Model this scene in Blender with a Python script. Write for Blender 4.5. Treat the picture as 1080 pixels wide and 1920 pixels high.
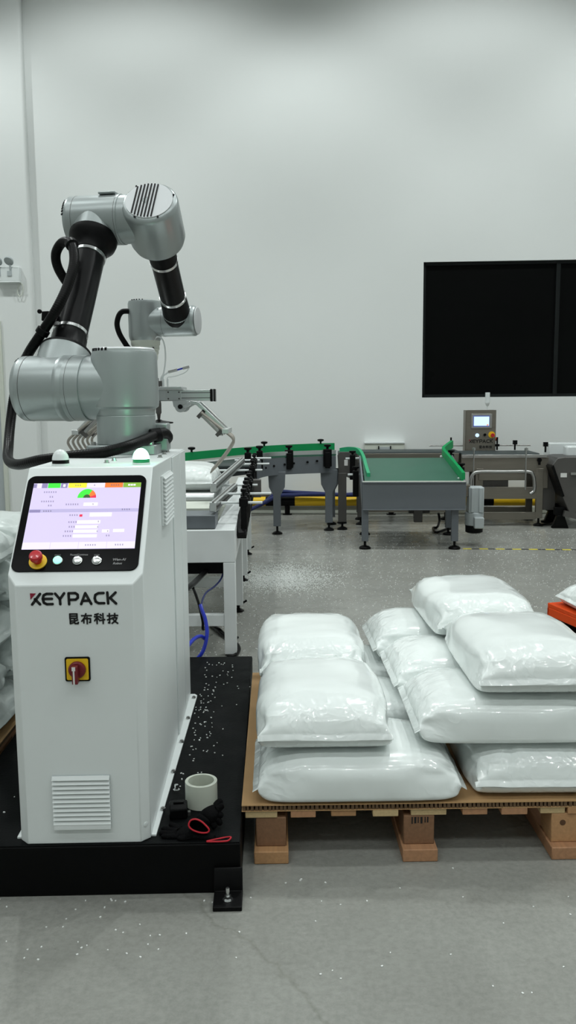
import bpy, bmesh, math, random
from mathutils import Vector, Matrix, noise

scene = bpy.context.scene
for o in list(bpy.data.objects): bpy.data.objects.remove(o, do_unlink=True)
COL = scene.collection
R = math.radians
PI = math.pi
random.seed(7)

# ------------------------------------------------------------------ camera
FPX, CAMH, HORIZON, ROLL = 1600.0, 1.32, 750.0, -0.46
PITCH = math.atan((960 - HORIZON) / FPX)
cam_d = bpy.data.cameras.new('camera'); cam = bpy.data.objects.new('camera', cam_d); COL.objects.link(cam)
cam_d.sensor_fit = 'VERTICAL'; cam_d.sensor_height = 36.0; cam_d.lens = 36.0 * FPX / 1920.0
cam_d.clip_start = 0.02; cam_d.clip_end = 100
CM = Matrix.Rotation(PI / 2 - PITCH, 3, 'X') @ Matrix.Rotation(R(ROLL), 3, 'Z')
cam.matrix_world = Matrix.Translation((0, 0, CAMH)) @ CM.to_4x4()
scene.camera = cam

# ------------------------------------------------------------------ world, lamps, exposure
w = bpy.data.worlds.new('world'); scene.world = w; w.use_nodes = True
w.node_tree.nodes['Background'].inputs[0].default_value = (0.75, 0.82, 0.85, 1)
w.node_tree.nodes['Background'].inputs[1].default_value = 0.05
scene.view_settings.view_transform = 'Standard'; scene.view_settings.look = 'None'
scene.view_settings.gamma = 1.0; scene.view_settings.use_curve_mapping = False
scene.view_settings.exposure = 0.0
LAMP_Z = 8.0
def bay_lamp(x, y, power):
    l = bpy.data.lights.new('high_bay_lamp', 'SPOT'); l.energy = power; l.spot_size = R(112); l.spot_blend = 0.3
    l.shadow_soft_size = 0.15; l.color = (0.945, 1.0, 0.985)
    o = bpy.data.objects.new('high_bay_lamp', l); COL.objects.link(o); o.location = (x, y, LAMP_Z)
for lx in (-5.5, -1.85, 1.85, 5.5): bay_lamp(lx, 6.95 - 0.055 * lx, 520)          # row nearest the back wall
for ly in (3.3, -0.4, -3.6):
    for k in range(7): bay_lamp(-5.55 + 1.85 * k, ly, 112)

# ------------------------------------------------------------------ pixel helpers (photo frame 1080 x 1920)
C0 = Vector((0, 0, CAMH))
def ray(px, py): return CM @ Vector(((px - 540) / FPX, -(py - 960) / FPX, -1.0))
def Pz(px, py, z=0.0):
    d = ray(px, py); return C0 + d * ((z - CAMH) / d.z)
def Py(px, py, y):
    d = ray(px, py); return C0 + d * (y / d.y)
def Pl(px, py, o, n):
    d = ray(px, py); return C0 + d * ((Vector(o) - C0).dot(n) / d.dot(n))

# ------------------------------------------------------------------ materials
MATS = {}
def mat(name, col, rough=0.5, metal=0.0, var=0.06, scale=6.0, bump=0.0, bscale=60.0, coat=0.0, spec=0.5, emit=None, estr=0.0,
        trans=0.0, ior=1.45, rvar=0.08, stretch=None, alpha=1.0, sss=0.0):
    m = bpy.data.materials.new(name); m.use_nodes = True; MATS[name] = m
    nt = m.node_tree; b = nt.nodes['Principled BSDF']; L = nt.links
    tc = nt.nodes.new('ShaderNodeTexCoord'); src = tc.outputs['Object']
    if stretch:
        mp = nt.nodes.new('ShaderNodeMapping'); mp.inputs['Scale'].default_value = stretch
        L.new(src, mp.inputs[0]); src = mp.outputs[0]
    n = nt.nodes.new('ShaderNodeTexNoise'); n.inputs['Scale'].default_value = scale; n.inputs['Detail'].default_value = 5
    L.new(src, n.inputs['Vector'])
    mx = nt.nodes.new('ShaderNodeMix'); mx.data_type = 'RGBA'
    c = Vector(col)
    mx.inputs['A'].default_value = (*[max(0, v * (1 - var)) for v in c], 1)
    mx.inputs['B'].default_value = (*[min(1, v * (1 + var)) for v in c], 1)
    L.new(n.outputs['Fac'], mx.inputs['Factor']); L.new(mx.outputs['Result'], b.inputs['Base Color'])
    mr = nt.nodes.new('ShaderNodeMapRange'); mr.inputs['To Min'].default_value = max(0.02, rough - rvar)
    mr.inputs['To Max'].default_value = min(1, rough + rvar)
    L.new(n.outputs['Fac'], mr.inputs['Value']); L.new(mr.outputs['Result'], b.inputs['Roughness'])
    b.inputs['Metallic'].default_value = metal; b.inputs['Specular IOR Level'].default_value = spec
    b.inputs['Coat Weight'].default_value = coat; b.inputs['Coat Roughness'].default_value = 0.12
    b.inputs['Transmission Weight'].default_value = trans; b.inputs['IOR'].default_value = ior
    b.inputs['Alpha'].default_value = alpha
    if sss: b.inputs['Subsurface Weight'].default_value = sss; b.inputs['Subsurface Radius'].default_value = (0.02, 0.02, 0.02)
    if emit: b.inputs['Emission Color'].default_value = (*emit, 1); b.inputs['Emission Strength'].default_value = estr
    if bump:
        n2 = nt.nodes.new('ShaderNodeTexNoise'); n2.inputs['Scale'].default_value = bscale; n2.inputs['Detail'].default_value = 4
        L.new(src, n2.inputs['Vector'])
        bp = nt.nodes.new('ShaderNodeBump'); bp.inputs['Strength'].default_value = bump; bp.inputs['Distance'].default_value = 0.01
        L.new(n2.outputs['Fac'], bp.inputs['Height']); L.new(bp.outputs['Normal'], b.inputs['Normal'])
    return m

mat('wall', (0.74, 0.765, 0.755), 0.55, var=0.025, scale=0.8, bump=0.02, bscale=40, spec=0.35)
mat('ceiling', (0.25, 0.26, 0.26), 0.8)
mat('cab_white', (0.72, 0.76, 0.755), 0.34, var=0.015, scale=3, bump=0.015, bscale=300)
mat('conv_white', (0.74, 0.77, 0.77), 0.4, var=0.03)
mat('robot_silver', (0.36, 0.395, 0.395), 0.36, metal=0.55, var=0.03, bump=0.01, bscale=200)
mat('robot_cap', (0.58, 0.60, 0.61), 0.42, metal=0.25, var=0.03)
mat('black_tube', (0.004, 0.004, 0.0045), 0.30, var=0.2, spec=0.22)
mat('black_rubber', (0.003, 0.003, 0.003), 0.35, var=0.3, spec=0.14)
mat('black_plastic', (0.003, 0.003, 0.0033), 0.42, var=0.3, spec=0.15)
mat('black_glass', (0.003, 0.003, 0.0035), 0.22, spec=0.14, var=0.1)
mat('window_glass', (0.0035, 0.0038, 0.0038), 0.3, spec=0.05, var=0.2, scale=1)
mat('window_frame', (0.008, 0.010, 0.010), 0.45, spec=0.2)
mat('chrome', (0.75, 0.76, 0.76), 0.2, metal=1.0)
mat('steel', (0.45, 0.45, 0.44), 0.32, metal=0.95, var=0.1, scale=12, stretch=(1, 1, 8))
mat('stainless', (0.23, 0.212, 0.18), 0.42, metal=0.75, var=0.12, scale=8, stretch=(0.5, 0.5, 6))
mat('dark_stainless', (0.12, 0.115, 0.11), 0.45, metal=0.6, var=0.15)
mat('alu', (0.62, 0.64, 0.64), 0.33, metal=0.85, var=0.05)
mat('finger_steel', (0.40, 0.37, 0.33), 0.35, metal=0.85, var=0.1)
mat('grey_paint', (0.13, 0.145, 0.160), 0.42, var=0.06, scale=5)
mat('motor_grey', (0.42, 0.46, 0.47), 0.45)
mat('platform', (0.0022, 0.0024, 0.0026), 0.5, var=0.35, scale=9, bump=0.05, bscale=50, rvar=0.12, spec=0.12)
mat('platform_top', (0.0028, 0.0034, 0.0037), 0.55, var=0.5, spec=0.10, scale=7, bump=0.08, bscale=120, rvar=0.15)
mat('green_guide', (0.0, 0.29, 0.085), 0.42, var=0.05)
mat('green_light', (0.02, 0.36, 0.16), 0.42, var=0.05)
mat('green_belt', (0.040, 0.125, 0.085), 0.5, var=0.12, scale=4)
mat('dark_belt', (0.03, 0.042, 0.042), 0.55)
mat('yellow', (0.80, 0.50, 0.01), 0.4)
mat('tape_yellow', (0.62, 0.53, 0.04), 0.5, var=0.2)
mat('tape_black', (0.05, 0.05, 0.045), 0.5)
def bag_mat(name, col, rough, coat):
    # glossy film: fine crumpling gathers towards the sealed ends (long axis = object x)
    m = mat(name, col, rough, var=0.015, scale=5, coat=coat, sss=0.3); nt = m.node_tree; L = nt.links; N = nt.nodes.new; b = nt.nodes['Principled BSDF']
    tc = N('ShaderNodeTexCoord'); sx = N('ShaderNodeSeparateXYZ'); L.new(tc.outputs['Object'], sx.inputs[0])
    ab = N('ShaderNodeMath'); ab.operation = 'ABSOLUTE'; L.new(sx.outputs['X'], ab.inputs[0])
    b.inputs['Coat Roughness'].default_value = 0.05
    mk_ = N('ShaderNodeMapRange'); mk_.inputs['From Min'].default_value = 0.14; mk_.inputs['From Max'].default_value = 0.29
    mk_.inputs['To Min'].default_value = 0.03; L.new(ab.outputs[0], mk_.inputs['Value'])
    n1 = N('ShaderNodeTexNoise'); n1.inputs['Scale'].default_value = 11; n1.inputs['Detail'].default_value = 2; n1.inputs['Distortion'].default_value = 0.5
    L.new(tc.outputs['Object'], n1.inputs['Vector'])
    su = N('ShaderNodeMath'); su.operation = 'SUBTRACT'; su.inputs[1].default_value = 0.5; L.new(n1.outputs['Fac'], su.inputs[0])
    a2 = N('ShaderNodeMath'); a2.operation = 'ABSOLUTE'; L.new(su.outputs[0], a2.inputs[0])
    mu = N('ShaderNodeMath'); mu.operation = 'MULTIPLY'; L.new(a2.outputs[0], mu.inputs[0]); L.new(mk_.outputs[0], mu.inputs[1])
    bp = N('ShaderNodeBump'); bp.inputs['Strength'].default_value = 0.6; bp.inputs['Distance'].default_value = 0.025; bp.invert = True
    L.new(mu.outputs[0], bp.inputs['Height']); L.new(bp.outputs['Normal'], b.inputs['Normal']); L.new(bp.outputs['Normal'], b.inputs['Coat Normal'])
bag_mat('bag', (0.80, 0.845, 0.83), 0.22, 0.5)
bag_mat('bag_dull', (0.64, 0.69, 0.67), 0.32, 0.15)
mat('wood_pale', (0.54, 0.40, 0.21), 0.65, var=0.22, scale=14, stretch=(10, 0.7, 10), bump=0.1, bscale=40)
mat('wood_red', (0.42, 0.22, 0.115), 0.65, var=0.3, scale=12, stretch=(8, 0.7, 8), bump=0.1, bscale=40)
mat('wood_mid', (0.46, 0.255, 0.12), 0.65, var=0.25, scale=12, stretch=(8, 0.7, 8), bump=0.1, bscale=40)
mat('wood_dark', (0.22, 0.115, 0.06), 0.7, var=0.3, scale=12, stretch=(8, 0.7, 8), bump=0.1, bscale=40)
mat('knot', (0.10, 0.045, 0.02), 0.7)
mat('card', (0.46, 0.28, 0.13), 0.75, var=0.08, scale=10)
mat('card_core', (0.13, 0.078, 0.04), 0.85, var=0.25, scale=60)
mat('orange_plastic', (0.68, 0.065, 0.006), 0.5, var=0.05, spec=0.2)
mat('blue_hose', (0.012, 0.03, 0.42), 0.3)
mat('blue_cable', (0.012, 0.02, 0.10), 0.45)
mat('red', (0.50, 0.012, 0.02), 0.3, coat=0.3)
mat('dark_red', (0.16, 0.012, 0.018), 0.3)
mat('red_trim', (0.45, 0.008, 0.02), 0.6)
mat('print_red', (0.24, 0.008, 0.03), 0.5)
mat('print_black', (0.008, 0.008, 0.008), 0.5)
mat('print_grey', (0.30, 0.30, 0.30), 0.5)
mat('glove', (0.0032, 0.0032, 0.0036), 0.8, var=0.3, spec=0.08, bump=0.3, bscale=220)
mat('clear_tape', (0.80, 0.84, 0.74), 0.3, trans=0.3, var=0.03, sss=0.2)
mat('card_ring', (0.70, 0.68, 0.60), 0.6)
mat('box_cream', (0.60, 0.63, 0.56), 0.5)
mat('pellet', (0.80, 0.82, 0.80), 0.4)
mat('label_white', (0.7, 0.7, 0.68), 0.5)
mat('lens_white', (0.72, 0.76, 0.76), 0.2, coat=0.4)
mat('lens_green', (0.7, 0.95, 0.8), 0.3, emit=(0.20, 1.0, 0.46), estr=32.0)
mat('lens_green_rim', (0.02, 0.25, 0.10), 0.35, emit=(0.0, 0.5, 0.2), estr=0.08)
mat('button_green', (0.4, 0.9, 0.7), 0.3, emit=(0.22, 1.0, 0.60), estr=1.3)
def emi(name, col, s=1.0): return mat(name, tuple(0.2 * c for c in col), 0.3, emit=col, estr=s, var=0.01)
emi('scr_bg', (0.74, 0.66, 0.96), 0.88); emi('scr_light', (0.86, 0.80, 0.98), 0.95); emi('scr_band', (0.56, 0.51, 0.80), 0.85)
emi('scr_green', (0.05, 0.86, 0.05), 0.95); emi('scr_yellow', (0.92, 0.86, 0.03), 0.95); emi('scr_orange', (0.90, 0.22, 0.03), 0.9)
emi('scr_olive', (0.25, 0.50, 0.04), 0.9); emi('scr_purple', (0.32, 0.28, 0.52), 0.8); emi('scr_red', (0.85, 0.02, 0.08), 0.9)
emi('scr_text', (0.20, 0.17, 0.30), 0.6); emi('scr_white', (0.93, 0.90, 1.0), 1.0); emi('scr_dark', (0.06, 0.14, 0.03), 0.6)
emi('scr_blue', (0.55, 0.75, 1.0), 1.3); emi('scr_deepblue', (0.10, 0.14, 0.38), 0.8)

def floor_mat():
    m = bpy.data.materials.new('concrete'); m.use_nodes = True; MATS['floor'] = m
    nt = m.node_tree; b = nt.nodes['Principled BSDF']; L = nt.links
    tc = nt.nodes.new('ShaderNodeTexCoord')
    def nz(s, d, rough=0.6, st=None):
        n = nt.nodes.new('ShaderNodeTexNoise'); n.inputs['Scale'].default_value = s; n.inputs['Detail'].default_value = d
        n.inputs['Roughness'].default_value = rough
        if st:
            mp = nt.nodes.new('ShaderNodeMapping'); mp.inputs['Scale'].default_value = st
            L.new(tc.outputs['Object'], mp.inputs[0]); L.new(mp.outputs[0], n.inputs['Vector'])
        else: L.new(tc.outputs['Object'], n.inputs['Vector'])
        return n
    a = nz(1.1, 6); r = nt.nodes.new('ShaderNodeValToRGB')
    r.color_ramp.elements[0].position = 0.3; r.color_ramp.elements[0].color = (0.235, 0.236, 0.215, 1)
    r.color_ramp.elements[1].position = 0.72; r.color_ramp.elements[1].color = (0.32, 0.325, 0.30, 1)
    L.new(a.outputs['Fac'], r.inputs['Fac'])
    f = nz(55, 5, 0.75); r2 = nt.nodes.new('ShaderNodeValToRGB')
    r2.color_ramp.elements[0].position = 0.32; r2.color_ramp.elements[0].color = (0.80, 0.80, 0.80, 1)
    r2.color_ramp.elements[1].position = 0.6; r2.color_ramp.elements[1].color = (1, 1, 1, 1)
    L.new(f.outputs['Fac'], r2.inputs['Fac'])
    mx = nt.nodes.new('ShaderNodeMix'); mx.data_type = 'RGBA'; mx.blend_type = 'MULTIPLY'; mx.inputs['Factor'].default_value = 1
    L.new(r.outputs['Color'], mx.inputs['A']); L.new(r2.outputs['Color'], mx.inputs['B'])
    # hairline cracks
    v = nt.nodes.new('ShaderNodeTexVoronoi'); v.feature = 'DISTANCE_TO_EDGE'; v.inputs['Scale'].default_value = 0.55
    wn = nz(3.0, 5); mm = nt.nodes.new('ShaderNodeMix'); mm.data_type = 'RGBA'; mm.inputs['Factor'].default_value = 0.22
    L.new(tc.outputs['Object'], mm.inputs['A']); L.new(wn.outputs['Color'], mm.inputs['B']); L.new(mm.outputs['Result'], v.inputs['Vector'])
    cr = nt.nodes.new('ShaderNodeValToRGB'); cr.color_ramp.elements[0].color = (0.84, 0.84, 0.82, 1)
    cr.color_ramp.elements[0].position = 0.0; cr.color_ramp.elements[1].position = 0.0013
    L.new(v.outputs['Distance'], cr.inputs['Fac'])
    m2 = nt.nodes.new('ShaderNodeMix'); m2.data_type = 'RGBA'; m2.blend_type = 'MULTIPLY'; m2.inputs['Factor'].default_value = 1
    L.new(mx.outputs['Result'], m2.inputs['A']); L.new(cr.outputs['Color'], m2.inputs['B'])
    L.new(m2.outputs['Result'], b.inputs['Base Color'])
    g = nz(2.2, 5, 0.6, (0.7, 1.6, 1)); mr = nt.nodes.new('ShaderNodeMapRange')
    mr.inputs['To Min'].default_value = 0.13; mr.inputs['To Max'].default_value = 0.40
    L.new(g.outputs['Fac'], mr.inputs['Value']); L.new(mr.outputs['Result'], b.inputs['Roughness'])
    b.inputs['Specular IOR Level'].default_value = 0.28
    bp = nt.nodes.new('ShaderNodeBump'); bp.inputs['Strength'].default_value = 0.06; bp.inputs['Distance'].default_value = 0.01
    L.new(f.outputs['Fac'], bp.inputs['Height']); L.new(bp.outputs['Normal'], b.inputs['Normal'])
floor_mat()

# ------------------------------------------------------------------ mesh builder
def smooth_path(pts, k=8, closed=False):
    pts = [Vector(p) for p in pts]; n = len(pts); out = []
    rng = range(n if closed else n - 1)
    for i in rng:
        if closed: p0, p1, p2, p3 = pts[i - 1], pts[i], pts[(i + 1) % n], pts[(i + 2) % n]
        else: p0, p1, p2, p3 = pts[max(0, i - 1)], pts[i], pts[i + 1], pts[min(n - 1, i + 2)]
        for j in range(k):
            t = j / k
            out.append(0.5 * ((2 * p1) + (p2 - p0) * t + (2 * p0 - 5 * p1 + 4 * p2 - p3) * t * t + (3 * p1 - p0 - 3 * p2 + p3) * t ** 3))
    if not closed: out.append(pts[-1])
    return out
def frame(d):
    d = Vector(d).normalized(); a = Vector((0, 0, 1)) if abs(d.z) < 0.9 else Vector((1, 0, 0))
    u = a.cross(d).normalized(); return u, d.cross(u).normalized(), d

class MB:
    def __init__(s): s.v = []; s.f = []
    def add(s, vs, fs):
        b = len(s.v); s.v += [tuple(x) for x in vs]; s.f += [tuple(b + i for i in f) for f in fs]; return s
    def box(s, x0, x1, y0, y1, z0, z1):
        return s.add([(x0, y0, z0), (x1, y0, z0), (x1, y1, z0), (x0, y1, z0), (x0, y0, z1), (x1, y0, z1), (x1, y1, z1), (x0, y1, z1)],
                     [(0, 3, 2, 1), (4, 5, 6, 7), (0, 1, 5, 4), (1, 2, 6, 5), (2, 3, 7, 6), (3, 0, 4, 7)])
    def obox(s, c, ax, ay, az):
        c, ax, ay, az = Vector(c), Vector(ax), Vector(ay), Vector(az)
        vs = [c + sx * ax + sy * ay + sz * az for sz in (-1, 1) for (sx, sy) in ((-1, -1), (1, -1), (1, 1), (-1, 1))]
        return s.add(vs, [(0, 3, 2, 1), (4, 5, 6, 7), (0, 1, 5, 4), (1, 2, 6, 5), (2, 3, 7, 6), (3, 0, 4, 7)])
    def bar(s, p0, p1, w, h, up=(0, 0, 1)):
        p0, p1 = Vector(p0), Vector(p1); d = p1 - p0; dn = d.normalized(); u = Vector(up)
        sx = dn.cross(u).normalized(); uz = sx.cross(dn).normalized()
        return s.obox((p0 + p1) / 2, d / 2, sx * w / 2, uz * h / 2)
    def lathe(s, prof, o, d, n=24, caps=True):
        u, v, d = frame(d); o = Vector(o); vs = []; fs = []
        for (r, h) in prof:
            for i in range(n):
                a = 2 * PI * i / n; vs.append(o + d * h + (u * math.cos(a) + v * math.sin(a)) * r)
        for k in range(len(prof) - 1):
            for i in range(n):
                j = (i + 1) % n; fs.append((k * n + i, k * n + j, (k + 1) * n + j, (k + 1) * n + i))
        if caps: fs.append(tuple(range(n))[::-1]); fs.append(tuple((len(prof) - 1) * n + i for i in range(n)))
        return s.add(vs, fs)
    def cyl(s, p0, p1, r0, r1=None, n=20):
        p0, p1 = Vector(p0), Vector(p1); L = (p1 - p0).length
        return s.lathe([(r0, 0), (r0 if r1 is None else r1, L)], p0, p1 - p0, n)
    def tube(s, pts, r, n=10, closed=False, rf=None, flat=None):
        pts = [Vector(p) for p in pts]; m = len(pts); vs = []; fs = []; u = None
        for i, p in enumerate(pts):
            a = pts[(i - 1) % m] if (closed or i) else p; b = pts[(i + 1) % m] if (closed or i < m - 1) else p
            d = (b - a).normalized()
            if u is None: u = frame(d)[0]
            u = (u - d * u.dot(d)).normalized(); v = d.cross(u); rr = r if rf is None else rf(i)
            for k in range(n):
                t = 2 * PI * k / n; vs.append(p + (u * math.cos(t) + v * math.sin(t)) * rr)
        for i in range(m if closed else m - 1):
            for k in range(n):
                a, b = i * n + k, i * n + (k + 1) % n; c, d2 = ((i + 1) % m) * n + (k + 1) % n, ((i + 1) % m) * n + k
                fs.append((a, b, c, d2))
        if not closed: fs.append(tuple(range(n))[::-1]); fs.append(tuple((m - 1) * n + k for k in range(n)))
        return s.add(vs, fs)
    def prism(s, poly, ext):
        poly = [Vector(p) for p in poly]; e = Vector(ext); n = len(poly)
        return s.add(poly + [p + e for p in poly], [tuple(range(n))[::-1], tuple(range(n, 2 * n))] + [(i, (i + 1) % n, n + (i + 1) % n, n + i) for i in range(n)])
    def ribbon(s, pts, h, t, lift=None):
        # vertical strip of height h and thickness t along a path
        pts = [Vector(p) for p in pts]; n = len(pts); vs = []; fs = []
        for i, p in enumerate(pts):
            d = pts[min(n - 1, i + 1)] - pts[max(0, i - 1)]; d.z = 0; d.normalize(); q = Vector((-d.y, d.x, 0)) * t / 2
            for (a, z) in ((-1, 0), (1, 0), (1, h), (-1, h)): vs.append(p + q * a + Vector((0, 0, z)))
        for i in range(n - 1):
            for k in range(4): fs.append((i * 4 + k, i * 4 + (k + 1) % 4, i * 4 + 4 + (k + 1) % 4, i * 4 + 4 + k))
        fs += [(3, 2, 1, 0), tuple(4 * (n - 1) + k for k in range(4))]
        return s.add(vs, fs)
    def build(s, name, m, parent=None, bevel=0.0, seg=2, smooth=True, label=None, cat=None, group=None, kind=None, ang=35):
        me = bpy.data.meshes.new(name); me.from_pydata(s.v, [], s.f)
        bm = bmesh.new(); bm.from_mesh(me); bmesh.ops.recalc_face_normals(bm, faces=bm.faces); bm.to_mesh(me); bm.free()
        me.materials.append(MATS[m])
        if smooth:
            me.shade_smooth(); me.set_sharp_from_angle(angle=R(ang))
        o = bpy.data.objects.new(name, me); COL.objects.link(o); o.parent = parent
        if bevel:
            b = o.modifiers.new('bevel', 'BEVEL'); b.width = bevel; b.segments = seg; b.limit_method = 'ANGLE'; b.angle_limit = R(40)
            b.harden_normals = False
        tag(o, label, cat, group, kind)
        return o
def tag(o, label=None, cat=None, group=None, kind=None):
    if label: o['label'] = label
    if cat: o['category'] = cat
    if group: o['group'] = group
    if kind: o['kind'] = kind
    return o
def thing(name, label, cat, loc=(0, 0, 0), rz=0.0, group=None):
    o = bpy.data.objects.new(name, None); COL.objects.link(o); o.location = loc; o.rotation_euler = (0, 0, rz)
    o.empty_display_size = 0.1
    return tag(o, label, cat, group)
def struct(o): o['kind'] = 'structure'; return o
def copy_obj(o, parent=None, loc=None):
    c = o.copy(); COL.objects.link(c); c.parent = parent
    if loc is not None: c.location = loc
    return c
def rrect(x0, x1, y0, y1, r, n=6):
    out = []
    for cx, cy, a in ((x1 - r, y1 - r, 0), (x0 + r, y1 - r, 90), (x0 + r, y0 + r, 180), (x1 - r, y0 + r, 270)):
        for i in range(n + 1):
            t = R(a + 90 * i / n); out.append((cx + r * math.cos(t), cy + r * math.sin(t)))
    return out
def text_mesh(txt, size, bold=0.0, shear=0.0):
    c = bpy.data.curves.new('txt', 'FONT'); c.body = txt; c.size = size; c.offset = bold; c.extrude = 0.0006; c.shear = shear
    o = bpy.data.objects.new('txt', c); COL.objects.link(o)
    dg = bpy.context.evaluated_depsgraph_get(); me = bpy.data.meshes.new_from_object(o.evaluated_get(dg))
    vs = [v.co.copy() for v in me.vertices]; fs = [tuple(p.vertices) for p in me.polygons]
    bpy.data.objects.remove(o, do_unlink=True); bpy.data.curves.remove(c); bpy.data.meshes.remove(me)
    return vs, fs
def text_on(name, txt, width, m, parent, o, ux, uy, bold=0.0, shear=0.0):
    vs, fs = text_mesh(txt, 1.0, bold, shear)
    x0 = min(v.x for v in vs); x1 = max(v.x for v in vs); y0 = min(v.y for v in vs); k = width / (x1 - x0)
    o, ux, uy = Vector(o), Vector(ux), Vector(uy); nz = ux.cross(uy)
    b = MB(); b.add([o + ux * (v.x - x0) * k + uy * (v.y - y0) * k + nz * (0.0004 + v.z * 0.3) for v in vs], fs)
    return b.build(name, m, parent, smooth=False)
LOGO = [[(196, 98), (112, 208)], [(142, 152), (192, 206)], [(320, 97), (262, 97), (232, 112), (222, 150), (232, 190), (262, 205), (320, 203)],
        [(226, 150), (315, 148)], [(350, 94), (396, 152), (441, 90)], [(396, 152), (398, 204)],
        [(488, 205), (486, 90), (555, 88), (578, 104), (579, 136), (556, 156), (496, 158)],
        [(610, 203), (656, 88), (713, 200)], [(632, 168), (694, 166)], [(842, 86), (790, 88), (758, 106), (750, 142), (760, 178), (790, 193), (845, 192)],
        [(880, 80), (885, 195)], [(964, 80), (906, 137), (966, 195)]]
CHARS = [ # four characters, strokes on a 100 x 100 grid, y down
    [[(18, 5), (82, 5), (82, 46), (18, 46), (18, 5)], [(18, 25), (82, 25)], [(20, 54), (20, 94), (46, 86)], [(20, 71), (45, 69)], [(58, 52), (58, 86), (64, 94), (90, 94), (92, 82)], [(88, 60), (58, 73)]],
    [[(5, 22), (95, 22)], [(46, 3), (32, 42), (5, 74)], [(25, 50), (25, 90)], [(25, 50), (85, 50), (85, 84), (74, 85)], [(55, 36), (55, 98)]],
    [[(42, 6), (8, 14)], [(3, 33), (49, 33)], [(27, 12), (27, 98)], [(27, 37), (5, 72)], [(29, 42), (46, 62)], [(56, 12), (68, 23)], [(53, 36), (66, 47)], [(50, 70), (98, 60)], [(82, 3), (82, 98)]],
    [[(3, 26), (41, 26)], [(23, 4), (23, 93), (11, 90)], [(3, 64), (42, 52)], [(45, 24), (98, 24)], [(71, 4), (71, 46)], [(48, 46), (90, 46), (78, 70), (44, 97)], [(55, 58), (72, 80), (97, 97)]]]
def characters(parent, o, ux, uz, width, d=0.0008):
    k = width / 452.0; o, ux, uz = Vector(o), Vector(ux), Vector(uz); nrm = ux.cross(uz); hw = 7.2 * k
    for i, ch in enumerate(CHARS):
        b = MB()
        for st in ch:
            q = [o + ux * ((p[0] + 117 * i) * k) + uz * ((98 - p[1]) * k) for p in st]
            for a, c in zip(q, q[1:]):
                dd = (c - a).normalized(); sd = dd.cross(nrm) * hw; e = dd * hw * 0.6
                b.prism([a - sd - e, c - sd + e, c + sd + e, a + sd - e], nrm * d)
        b.build('brand_character', 'print_black', parent, smooth=False)
def logo(parent, o, ux, uz, width, d=0.0008):
    k = width / 885.0; o, ux, uz = Vector(o), Vector(ux), Vector(uz); nrm = ux.cross(uz)
    def T(p): return o + ux * ((p[0] - 93) * k) + uz * ((212 - p[1] - 0.016 * (p[0] - 100)) * k)
    b = MB(); hw = 13.5 * k
    for st in LOGO:
        q = [T(p) for p in st]
        for a, c in zip(q, q[1:]):
            dd = (c - a).normalized(); sd = dd.cross(nrm) * hw
            b.prism([a - sd, c - sd, c + sd, a + sd], nrm * d)
        for c in q: b.prism([c + (ux * math.cos(t * PI / 5) + uz * math.sin(t * PI / 5)) * hw for t in range(10)], nrm * d)
    b.build('brand_lettering', 'print_black', parent, smooth=False)
    b = MB(); b.prism([T(p) for p in ((95, 92), (155, 93), (97, 158))], nrm * d); b.build('brand_triangle', 'print_red', parent, smooth=False)

# ================================================================== THE ROOM
WY, WROT = 9.96, R(-3.2)                  # back wall line: passes (0, WY), turned a little
def wl(x, y=0.0, z=0.0):                  # wall frame -> world; y < 0 is in front of the wall
    c, s = math.cos(WROT), math.sin(WROT); return Vector((c * x - s * y, WY + s * x + c * y, z))
def wallthing(name, label, cat, x, y, z=0.0, group=None): return thing(name, label, cat, wl(x, y, z), WROT, group)
b = MB(); b.box(-7.5, 7.5, -5.5, 10.9, -0.1, 0.0); struct(b.build('floor', 'floor'))
WX0, WX1, WZ0, WZ1 = 1.55, 4.56, 1.335, 2.845
b = MB()
b.box(-7.2, WX0, 0, 0.25, 0, 9.2); b.box(WX1, 7.2, 0, 0.25, 0, 9.2); b.box(WX0, WX1, 0, 0.25, 0, WZ0); b.box(WX0, WX1, 0, 0.25, WZ1, 9.2)
o = struct(b.build('wall_back', 'wall', smooth=False)); o.location = wl(0, 0); o.rotation_euler = (0, 0, WROT)
PILX = -2.905
b = MB(); b.box(-7.0, PILX, -0.10, -0.002, 0, 9.2)
o = struct(b.build('wall_pilaster', 'wall', bevel=0.03, seg=4)); o.location = wl(0, 0); o.rotation_euler = (0, 0, WROT)
b = MB(); b.box(-7.3, -7.1, -5.3, 10.6, 0, 9.2); struct(b.build('wall_left', 'wall'))
b = MB(); b.box(7.1, 7.3, -5.3, 9.9, 0, 9.2); struct(b.build('wall_right', 'wall'))
b = MB(); b.box(-7.1, 7.1, -5.3, -5.1, 0, 9.2); struct(b.build('wall_front', 'wall'))
b = MB(); b.box(-7.3, 7.3, -5.3, 10.7, 9.2, 9.3); struct(b.build('ceiling', 'ceiling'))
# window: two dark panes and a third out of frame
t = struct(thing('window_1', 'wide black window set in the white back wall', 'window', wl(0, 0), WROT)); del t['category']
b = MB()
b.box(WX0, WX1, 0.03, 0.08, WZ0, WZ0 + 0.035); b.box(WX0, WX1, 0.03, 0.08, WZ1 - 0.035, WZ1); b.box(WX0, WX0 + 0.03, 0.03, 0.08, WZ0, WZ1); b.box(WX1 - 0.03, WX1, 0.03, 0.08, WZ0, WZ1)
b.build('window_frame', 'window_frame', t)
for k in (1, ): 
    b = MB(); b.box(3.03, 3.075, 0.025, 0.075, WZ0, WZ1); b.build('mullion', 'window_frame', t)
for xa, xb in ((WX0 + .02, 3.035), (3.07, WX1 - .02)):
    b = MB(); b.box(xa, xb, 0.05, 0.062, WZ0 + .02, WZ1 - .02); b.build('pane', 'window_glass', t)
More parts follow.
